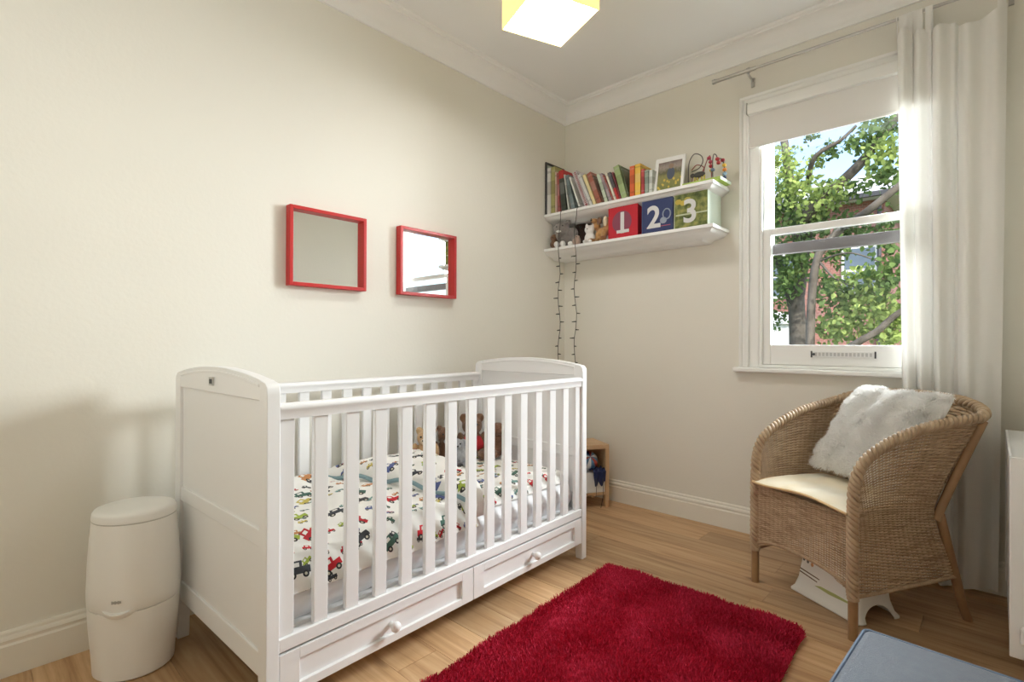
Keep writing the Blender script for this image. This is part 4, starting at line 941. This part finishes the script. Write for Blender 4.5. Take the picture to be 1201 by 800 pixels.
# framed meadow picture
pf = empty('framed_picture', (.823, -.205, ZU), 0, 'white mounted picture of a figure among yellow flowers on the upper shelf', 'picture'); pf.rotation_euler = (math.radians(-12), 0, math.radians(6))
fw, fh = .182, .222
for lo, hi in (((0, 0, 0), (.020, .012, fh)), ((fw-.018, 0, 0), (fw, .012, fh)), ((.020, 0, 0), (fw-.018, .012, .012)), ((.020, 0, fh-.028), (fw-.018, .012, fh))): MB().box(lo, hi).build('frame_bar', WHITE, pf, bevel=.001)
MB().box((.018, .003, .010), (fw-.016, .009, fh-.026)).build('print', photo_mat(), pf)

# bead maze toy
bz = empty('bead_maze', (1.135, -.115, ZU+.0004), 0, 'bead maze toy with looping wires on a green base at the shelf end', 'toy')
MB().box((-.125, -.098, 0), (.095, .06, .018)).build('base_board', mat('lime_green', (.40, .55, .10), .5), bz, bevel=.004)
MB().box((.0955, -.096, .001), (.0985, .058, .017)).build('end_edge', mat('pale_mint', (.66, .76, .62), .5), bz)
WIRE = mat('wire_dark', (.075, .06, .06), .35); WIRER = mat('wire_red', (.30, .07, .06), .35)
def wire(pts, m_): MB().tube([tuple(q) for q in crm(pts, 60)], .0028, 7).build('wire', m_, bz, smooth=60)
y_ = -.055
wire([(-.105, y_, .015), (-.105, y_, .10), (-.098, y_, .155), (-.065, y_-.01, .185), (-.030, y_, .170), (-.020, y_, .135), (-.045, y_+.01, .105), (-.095, y_+.02, .095)], WIRE)
wire([(-.100, y_+.03, .015), (-.09, y_+.03, .07), (-.060, y_+.02, .045), (-.030, y_+.02, .085), (-.020, y_+.01, .105), (-.06, y_+.01, .125), (-.095, y_+.02, .105)], WIRER)
wire([(-.030, y_+.04, .015), (-.025, y_+.03, .09), (-.01, y_+.03, .14), (.012, y_+.02, .165), (.018, y_+.02, .125), (.022, y_+.02, .06), (.022, y_+.02, .015)], WIRER)
wire([(.042, y_-.01, .015), (.040, y_-.01, .10), (.046, y_-.01, .155), (.058, y_, .150), (.066, y_, .118), (.075, y_, .130), (.088, y_+.02, .118), (.092, y_+.03, .06), (.088, y_+.04, .015)], WIRE)
for nm, c_, (bx, by, bz_) in [('dark pink', (.42, .05, .09), (.008, y_+.02, .152)), ('dark pink', (.42, .05, .09), (.017, y_+.02, .128)), ('red', (.42, .03, .05), (.019, y_+.02, .104)), ('yellow', (.70, .50, .06), (.022, y_+.02, .080)),
     ('red', (.45, .04, .05), (.064, y_, .128)), ('red', (.40, .04, .04), (.070, y_, .106)), ('blue', (.16, .22, .34), (.041, y_-.01, .070)), ('dark red', (.30, .02, .03), (.086, y_+.02, .122)), ('yellow', (.75, .50, .06), (.0915, y_+.027, .094)), ('orange', (.70, .25, .05), (.092, y_+.03, .070)), ('pale blue', (.28, .42, .56), (.091, y_+.034, .048)), ('navy', (.04, .07, .18), (.0885, y_+.038, .028))]:
    MB().ell((bx, by, bz_), (.0125, .0125, .0105), 12, 8).build('bead', mat('bead_'+nm.replace(' ', '_'), c_, .35), bz, smooth=80)
an = MB(); an.ell((-.035, y_-.015, .058), (.036, .012, .017)); an.ell((-.074, y_-.015, .060), (.014, .009, .013)); an.build('wooden_animal', mat('animal_dark', (.06, .055, .05), .5), bz, smooth=80)
al = MB()
for q in (-.060, -.044, -.02, -.004): al.tube([(q, y_-.015, .016), (q, y_-.015, .050)], .005, 7)
al.build('animal_leg', mat('animal_yellow', (.62, .50, .10), .5), bz, smooth=60)

# number boxes
def digit(ch_, size, m_, parent, loc):
    c_ = bpy.data.curves.new('digit', 'FONT'); c_.body = ch_; c_.size = size; c_.extrude = .0006; c_.offset = .004; c_.align_x = 'CENTER'
    o = bpy.data.objects.new('digit', c_); COL.objects.link(o); bpy.context.view_layer.update()
    me = bpy.data.meshes.new_from_object(o.evaluated_get(bpy.context.evaluated_depsgraph_get())); bpy.data.objects.remove(o)
    me.materials.clear(); me.materials.append(m_); d_ = bpy.data.objects.new('numeral', me); COL.objects.link(d_); d_.parent = parent; d_.location = loc; d_.rotation_euler = (math.pi/2, 0, 0); return d_
SILV = mat('numeral_silver', (.66, .66, .66), .6); GREYD = mat('print_slate', (.17, .12, .16), .7)
def numbox(x0, x1, fm, sm, num, lab, trim):
    wd = x1-x0; e_ = empty('storage_box', ((x0+x1)/2, -.208, ZL+.0005), 0, lab, 'box', 'numbered fabric boxes on the lower shelf'); hh = .203; t_ = .004; D_ = .195
    MB().box((-wd/2, 0, 0), (wd/2, t_, hh)).build('front', fm, e_, bevel=.0015); MB().box((-wd/2, D_-t_, 0), (wd/2, D_, hh)).build('rear_panel', sm, e_)
    for xa in (-wd/2, wd/2-t_): MB().box((xa, t_, 0), (xa+t_, D_-t_, hh)).build('side', sm, e_)
    MB().box((-wd/2+t_, t_, 0), (wd/2-t_, D_-t_, t_)).build('bottom', sm, e_)
    tr = MB(); q = .0022
    tr.tube([(-wd/2, -.0005, 0.004), (-wd/2, -.0005, hh), (wd/2, -.0005, hh), (wd/2, -.0005, .004), (-wd/2, -.0005, .004)], q, 6); tr.build('edge_binding', trim, e_)
    digit(num, .185, SILV, e_, (-.004 if num != '2' else -.022, -.0012, .036)); return e_
redf = mat('red_felt', (.50, .02, .035), .8); navf = mat('navy_felt', (.035, .05, .14), .8); mint = mat('mint_cotton', (.72, .80, .70), .8)
b1 = numbox(.512, .722, redf, redf, '1', 'red fabric storage box with the numeral 1', mat('red_binding', (.55, .04, .05), .8))
b2 = numbox(.752, .952, navf, navf, '2', 'navy blue fabric storage box with the numeral 2', mat('blue_binding', (.12, .16, .30), .8))
b3 = numbox(.962, 1.160, meadow_cloth(), mint, '3', 'garden green fabric storage box with the numeral 3 and mint sides', mat('pale_binding', (.62, .68, .55), .8))
dsk = MB(); dsk.rings([[(-.008+.070*math.cos(a), y, .105+.070*math.sin(a)) for a in [6.283*k/32 for k in range(32)]] for y in (-.0008, .001)]); dsk.build('printed_disc', mat('disc_mauve', (.24, .06, .10), .8), b1)
MB().box((-.044, -.0032, .034), (.044, .0005, .053)).build('numeral_foot', SILV, b1)
rg_ = MB(); rg_.tube([(.062+.024*math.cos(a), -.001, .105+.03*math.sin(a)) for a in [6.283*k/20 for k in range(21)]], .004, 6); rg_.ell((.040, -.0005, .070), (.022, .002, .020)); rg_.build('printed_motif', mat('motif_grey', (.30, .34, .42), .8), b2)
MB().box((-.072, -.0016, .036), (.085, .0005, .040)).build('printed_line', mat('line_red', (.40, .10, .14), .8), b2)
MB().box((-.090, -.0012, .078), (.096, .0005, .086)).build('printed_bar', mat('bar_pale', (.52, .56, .40), .8), b3)
for q, (cx, cz, m_) in enumerate(((-.045, .15, (.55, .42, .08)), (-.075, .16, (.50, .38, .07)), (-.02, .165, (.42, .36, .08)))):
    f_ = MB(); f_.ell((cx, -.0002, cz), (.020, .0012, .016)); f_.build('printed_flower', mat('flower_%d' % q, m_, .8), b3)
# things poking out of the boxes
e_ = empty('plush_lamb', (.60, -.12, ZL+.16), 0, 'cream soft toy poking out of the top of the red box', 'soft toy'); m_ = MB(); m_.ell((0, 0, .035), (.055, .045, .035)); m_.ell((-.075, -.03, .045), (.02, .02, .016)); m_.ell((.045, -.02, .062), (.035, .02, .014)); m_.build('body', CREAMP, e_, smooth=80)
MB().ell((.045, -.042, .06), (.006, .004, .005), 10, 6).build('eye', BLACK, e_)
MB().ell((-.078, -.05, .047), (.006, .004, .005), 10, 6).build('nose', BLACK, e_)

# soft toys on the lower shelf
plush('plush_elephant', 'shaggy grey plush elephant with white tusk and feet near the room corner', 'soft toy', (.130, -.155, ZL), math.radians(18), GREYP,
      [((0, .01, .070), (.066, .055, .062)), ((-.020, -.035, .135), (.052, .046, .048)), ((.022, -.02, .178), (.020, .014, .026)), ((-.07, -.02, .14), (.022, .014, .034)), ((.055, -.01, .10), (.036, .04, .045)), ((-.035, -.06, .09), (.022, .02, .04)), ((.08, -.02, .045), (.035, .035, .035))],
      [('tusk', (-.028, -.082, .108), (.020, .008, .008), WHITEP), ('foot', (-.048, -.062, .022), (.020, .022, .022), WHITEP), ('foot', (-.002, -.066, .022), (.020, .022, .022), WHITEP), ('foot', (.052, -.060, .020), (.020, .020, .018), WHITEP), ('eye', (-.045, -.075, .142), (.005, .005, .005), BLACK), ('eye', (.0, -.079, .146), (.005, .005, .005), BLACK)])
plush('plush_bear', 'large dark brown plush bear slumped behind the grey elephant', 'soft toy', (.205, -.055, ZL), math.radians(8), DKBROWN, [((0, 0, .07), (.078, .042, .07)), ((.0, -.004, .155), (.060, .04, .044)), ((-.04, 0, .185), (.02, .012, .018)), ((.045, 0, .185), (.02, .012, .018)), ((.07, -.01, .06), (.025, .03, .05))], [('nose', (0, -.045, .15), (.010, .006, .007), BLACK)], 1.0)
plush('plush_mole', 'small dark brown plush at the very left end of the lower shelf', 'soft toy', (.045, -.17, ZL), 0, BROWN, [((0, 0, .035), (.034, .045, .035)), ((.005, -.02, .080), (.028, .026, .028)), ((-.012, 0, .108), (.010, .008, .012))], [('nose', (.008, -.046, .08), (.005, .004, .004), BLACK)])
plush('plush_mouse', 'small dusty pink plush lying at the feet of the grey elephant', 'soft toy', (.262, -.215, ZL), 0, mat('dusty_pink_plush', (.46, .33, .27), 1, (90, .6), sheen=.3), [((0, 0, .026), (.034, .024, .026)), ((.012, -.008, .05), (.02, .016, .016))], [('nose', (.018, -.026, .05), (.004, .003, .003), BLACK)])
plush('plush_rabbit', 'small white plush rabbit sitting in the middle of the toys', 'soft toy', (.345, -.175, ZL), math.radians(5), WHITEP, [((0, 0, .040), (.040, .034, .042)), ((0, -.008, .098), (.036, .030, .030)), ((-.026, 0, .125), (.012, .008, .022)), ((.026, 0, .125), (.012, .008, .024)), ((-.02, -.035, .015), (.014, .02, .014)), ((.02, -.035, .015), (.014, .02, .014))], [('nose', (0, -.038, .098), (.004, .004, .003), BLACK)])
plush('plush_giraffe', 'tan and brown plush giraffe leaning against the red number box', 'soft toy', (.440, -.160, ZL), math.radians(-12), mat('caramel_plush', (.52, .30, .12), 1, (70, .6), (20, (.26, .11, .05), .8), sheen=.2),
      [((0, 0, .070), (.050, .032, .034)), ((-.045, -.012, .115), (.024, .022, .034)), ((-.050, -.030, .150), (.026, .034, .018)), ((.035, 0, .12), (.028, .022, .05)), ((-.062, -.045, .020), (.014, .036, .015)), ((.035, -.048, .020), (.014, .036, .015)), ((-.03, -.02, .045), (.016, .02, .04)), ((.03, -.02, .045), (.016, .02, .04))],
      [('patch', (-.020, -.020, .145), (.024, .012, .026), BROWN), ('ear', (.035, -.018, .135), (.020, .008, .036), CREAMP), ('nose', (-.05, -.062, .15), (.008, .005, .006), BLACK), ('eye', (-.060, -.052, .162), (.004, .004, .004), BLACK)])

# string lights
sl = empty('string_lights', (.2, -.25, ZU), 0, 'dark string of small unlit fairy lights hanging from the upper shelf in two strands', 'string lights')
def offs(p_): return (p_[0]-.2, p_[1]+.25, p_[2]-ZU)
rr_ = random.Random(3)
strands = []
for xs_, zz0 in ((.155, ZU), (.292, ZU)):
    pts = [(xs_+.02, -.235, ZU+.004), (xs_+.008, -.249, ZU+.004), (xs_, -.2535, ZU-.012)]; z = ZU-.05
    while z > .90: pts.append((xs_-.012+.010*math.sin(z*17+xs_*40)+.004*rr_.random(), -.2540-.002*math.sin(z*9), z)); z -= .055
    strands.append(pts)
s0, s1 = strands
loop = s0[::-1][:0]
path = list(reversed(s0)); 
over = [(s0[0][0]+(s1[0][0]-s0[0][0])*k/6, -.232+.004*math.sin(k), ZU+.0045) for k in range(1, 6)]
full_p = list(reversed(s0))+over+s1
MB().tube([offs(q) for q in full_p], .0021, 6).build('cable', GREENC, sl, smooth=60)
for si, pts in enumerate(strands):
    for k, q in enumerate(pts):
        if q[2] > 1.70 or q[2] < .92: continue
        dr_ = (-1 if (k+si) % 2 else 1)*(.7+.5*rr_.random()); ln = .026+.012*rr_.random()
        p0 = Vector(offs(q)); p1 = p0+Vector((dr_*ln*.9, -.003, -.004*rr_.random())); MB().tube([p0, p0.lerp(p1, .3), p1], [.0032, .0044, .0028], 6).build('bulb', GREENC, sl, smooth=60)

# ------------------------------------------------------------------ outside
tag(MB().box((-30, .3, -3.2), (34, 60, -3.0)).build('ground', LAWN), kind='structure')
hs = empty('brick_house', (-.6, 14, -3.0), 0, 'red brick house with dark eaves across the garden behind the trees', 'house')
hx0, hx1, hz = -3.4, .78, 8.05
MB().box((hx0, 0, 0), (hx1, 6, hz)).build('brick_wall', BRICK, hs)
MB().prism([(-.45, hz-.02), (-.45, hz+.12), (3.0, hz+1.5), (6.45, hz+.12), (6.45, hz-.02)], hx0-.3, hx1+.35, 'x').build('roof', SLATE, hs)
MB().box((hx0-.3, -.55, hz-.04), (hx1+.35, -.43, hz+.08)).build('gutter', DARK, hs)
MB().tube([(hx1-.1, -.08, 0), (hx1-.1, -.08, hz-.05)], .05, 8).build('downpipe', DARK, hs)
for wx, wz in ((-.2, 5.45), (-2.2, 5.45), (-.2, 2.6), (-2.2, 2.6)):
    wf = MB().box((wx, -.05, wz), (wx+.85, .02, wz+1.35)).build('window', OUTW, hs); MB().box((wx+.07, -.06, wz+.07), (wx+.78, -.052, wz+.64)).build('pane', mat('far_glass', (.10, .13, .17), .1), wf); MB().box((wx+.07, -.06, wz+.71), (wx+.78, -.052, wz+1.28)).build('pane', bpy.data.materials['far_glass'], wf)
sd_ = empty('white_shed', (-1.95, 12, -3), 0, 'pale rendered outbuilding glimpsed low at the left of the window', 'shed')
MB().box((-.35, 0, 0), (.25, 1.5, 4.6)).build('wall', OUTW, sd_); MB().prism([(-.45, 4.6), (.35, 4.6), (-.05, 4.95)], -.1, 1.6, 'y').build('roof', SLATE, sd_)

def leaves(name, clusters, parent, m, seed, size=(.055, .095)):
    g = np.random.default_rng(seed); C_ = []
    for cx, cy, cz, r_, n in clusters:
        p = g.normal(0, 1, (n, 3)); p /= np.linalg.norm(p, axis=1, keepdims=True); p *= (g.uniform(0, 1, (n, 1))**.5)*r_; C_.append(p*np.array([1, .8, .85])+np.array([cx, cy, cz]))
    P = np.concatenate(C_); n = len(P); s_ = g.uniform(*size, n)[:, None]
    a = g.normal(0, 1, (n, 3)); a[:, 2] -= .3; a /= np.linalg.norm(a, axis=1, keepdims=True); b = np.cross(a, g.normal(0, 1, (n, 3))); b /= np.linalg.norm(b, axis=1, keepdims=True); c_ = np.cross(a, b)
    V = np.stack([P, P+a*s_*.35+b*s_*.42+c_*s_*.10, P+a*s_*.75+b*s_*.30+c_*s_*.06, P+a*s_*1.1, P+a*s_*.75-b*s_*.30+c_*s_*.06, P+a*s_*.35-b*s_*.42+c_*s_*.10], 1).reshape(-1, 3)
    i = np.arange(n)[:, None]*6; Fq = np.concatenate([i+np.array([[0, 1, 2, 3]]), i+np.array([[0, 3, 4, 5]])])
    o = npmesh(name, V, Fq, m, parent, smooth=False); o['kind'] = 'stuff'; return o
K = [(-0.25,6.2,4.09,.38,130,1),(0,6,3.64,.4,170,1),(.24,6,3.32,.42,190,1),(-.34,6.4,3.44,.4,170,0),(.55,5.9,3.33,.3,110,1),(-.14,6.3,3.03,.4,150,0),(.31,6.2,2.98,.35,120,0),(.66,6.2,2.89,.35,100,0),(.8,6,3.34,.22,50,0),(1.09,5.8,4.03,.35,110,0),(1.28,5.6,3.69,.35,120,1),(.91,6,4.02,.25,50,0),(1.25,5.6,3.4,.25,70,0),(.49,6.2,4.15,.2,40,0),(.31,6.2,4.02,.18,35,1),(1.17,6,4.26,.3,70,0),(.12,6.5,4.5,.16,18,0),(-.4,6.6,2.6,.4,160,0),(-.36,6.6,2.08,.4,140,0),(-.65,7.4,1.61,.35,90,0),(.02,6.4,2.53,.35,120,0),(.59,6,2.48,.3,80,0),(.88,6.2,2.79,.3,70,0),(1.22,6,2.81,.3,60,0),(.72,5.6,1.73,.35,150,0),(1.01,5.4,1.88,.35,150,1),(1.32,5.2,1.95,.35,140,0),(.91,5.4,1.36,.35,160,1),(1.27,5.2,1.51,.35,170,1),(.57,5.8,1.31,.3,120,1),(1.41,5.2,1.23,.3,110,1),(-.21,6.8,2.31,.25,50,1),(1.32,5.6,2.4,.25,60,0),(.42,6,2.04,.22,50,0)]
extra = np.random.default_rng(5)
side_k = [(float(extra.uniform(-2.6, -.7)), float(extra.uniform(6.2, 8)), float(extra.uniform(1, 5.5)), .5, 130, int(extra.integers(0, 2))) for _ in range(16)]+[(float(extra.uniform(1.7, 4.2)), float(extra.uniform(5, 7)), float(extra.uniform(.6, 5)), .5, 130, int(extra.integers(0, 2))) for _ in range(18)]+[(float(extra.uniform(-1, 2.5)), float(extra.uniform(5, 7)), float(extra.uniform(-1.2, .8)), .5, 110, int(extra.integers(0, 2))) for _ in range(14)]
ta = empty('tree', (-.18, 7.0, -3), 0, 'big grey-trunked leafy tree at the left side of the window view', 'tree')
def trunk(parent, paths):
    tk = MB()
    for p_, r_ in paths:
        q = crm(p_, 26); n = len(q); tk.tube([tuple(Vector(x)-parent.location) for x in q], [r_[0]+(r_[1]-r_[0])*i/(n-1) for i in range(n)], 10)
    return tk.build('trunk', BARK, parent, smooth=60)
trunk(ta, [([(-.22, 7, -3), (-.18, 7, -.5), (-.17, 7, 1.06), (-.20, 7, 1.9), (-.12, 7, 2.5), (-.2, 6.8, 3.4), (-.3, 6.6, 4.6)], (.24, .06)), ([(-.18, 7, 1.5), (-.4, 7, 2.3), (-.8, 6.9, 3.3)], (.11, .03)), ([(-.12, 7, 2.5), (.1, 6.5, 3.0), (.22, 6, 3.12), (.64, 6, 3.5), (.96, 6, 3.81), (1.31, 6, 4.28), (1.8, 6, 4.8)], (.11, .045)), ([(.1, 6.4, 3.6), (.3, 6, 3.97), (.64, 6, 4.15), (.85, 6, 4.32)], (.05, .02))])
KL = [k for k in K+side_k if k[0] < .45]; KR = [k for k in K+side_k if k[0] >= .45]
def lv(parent, ks, seed):
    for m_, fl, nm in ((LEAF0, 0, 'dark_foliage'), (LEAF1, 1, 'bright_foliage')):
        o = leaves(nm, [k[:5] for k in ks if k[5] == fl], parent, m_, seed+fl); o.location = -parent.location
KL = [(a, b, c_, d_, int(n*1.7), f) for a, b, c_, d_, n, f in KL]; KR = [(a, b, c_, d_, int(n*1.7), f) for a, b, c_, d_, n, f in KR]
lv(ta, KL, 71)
tc = empty('tree', (.36, 5.5, -3), 0, 'slender dark-trunked tree spreading over the right side of the window view', 'tree')
trunk(tc, [([(.30, 5.5, -3), (.36, 5.5, -.5), (.36, 5.5, 1.07), (.38, 5.5, 1.75), (.43, 5.5, 2.24), (.52, 5.5, 2.48), (.75, 5.6, 2.75)], (.085, .05)), ([(.38, 5.5, .4), (.75, 5.2, .9), (1.02, 5, 1.09), (1.25, 5, 1.25), (1.43, 5, 1.44), (1.9, 5, 1.8)], (.06, .03)), ([(.75, 5.6, 2.75), (1.11, 5, 2.79), (1.43, 5, 3.04), (1.8, 5, 3.3)], (.055, .045)), ([(.46, 5.5, 2.3), (.70, 5.4, 2.0), (.95, 5.4, 1.85)], (.02, .008)), ([(.44, 5.5, 2.28), (.85, 5.4, 2.35), (1.2, 5.4, 2.2)], (.016, .008))])
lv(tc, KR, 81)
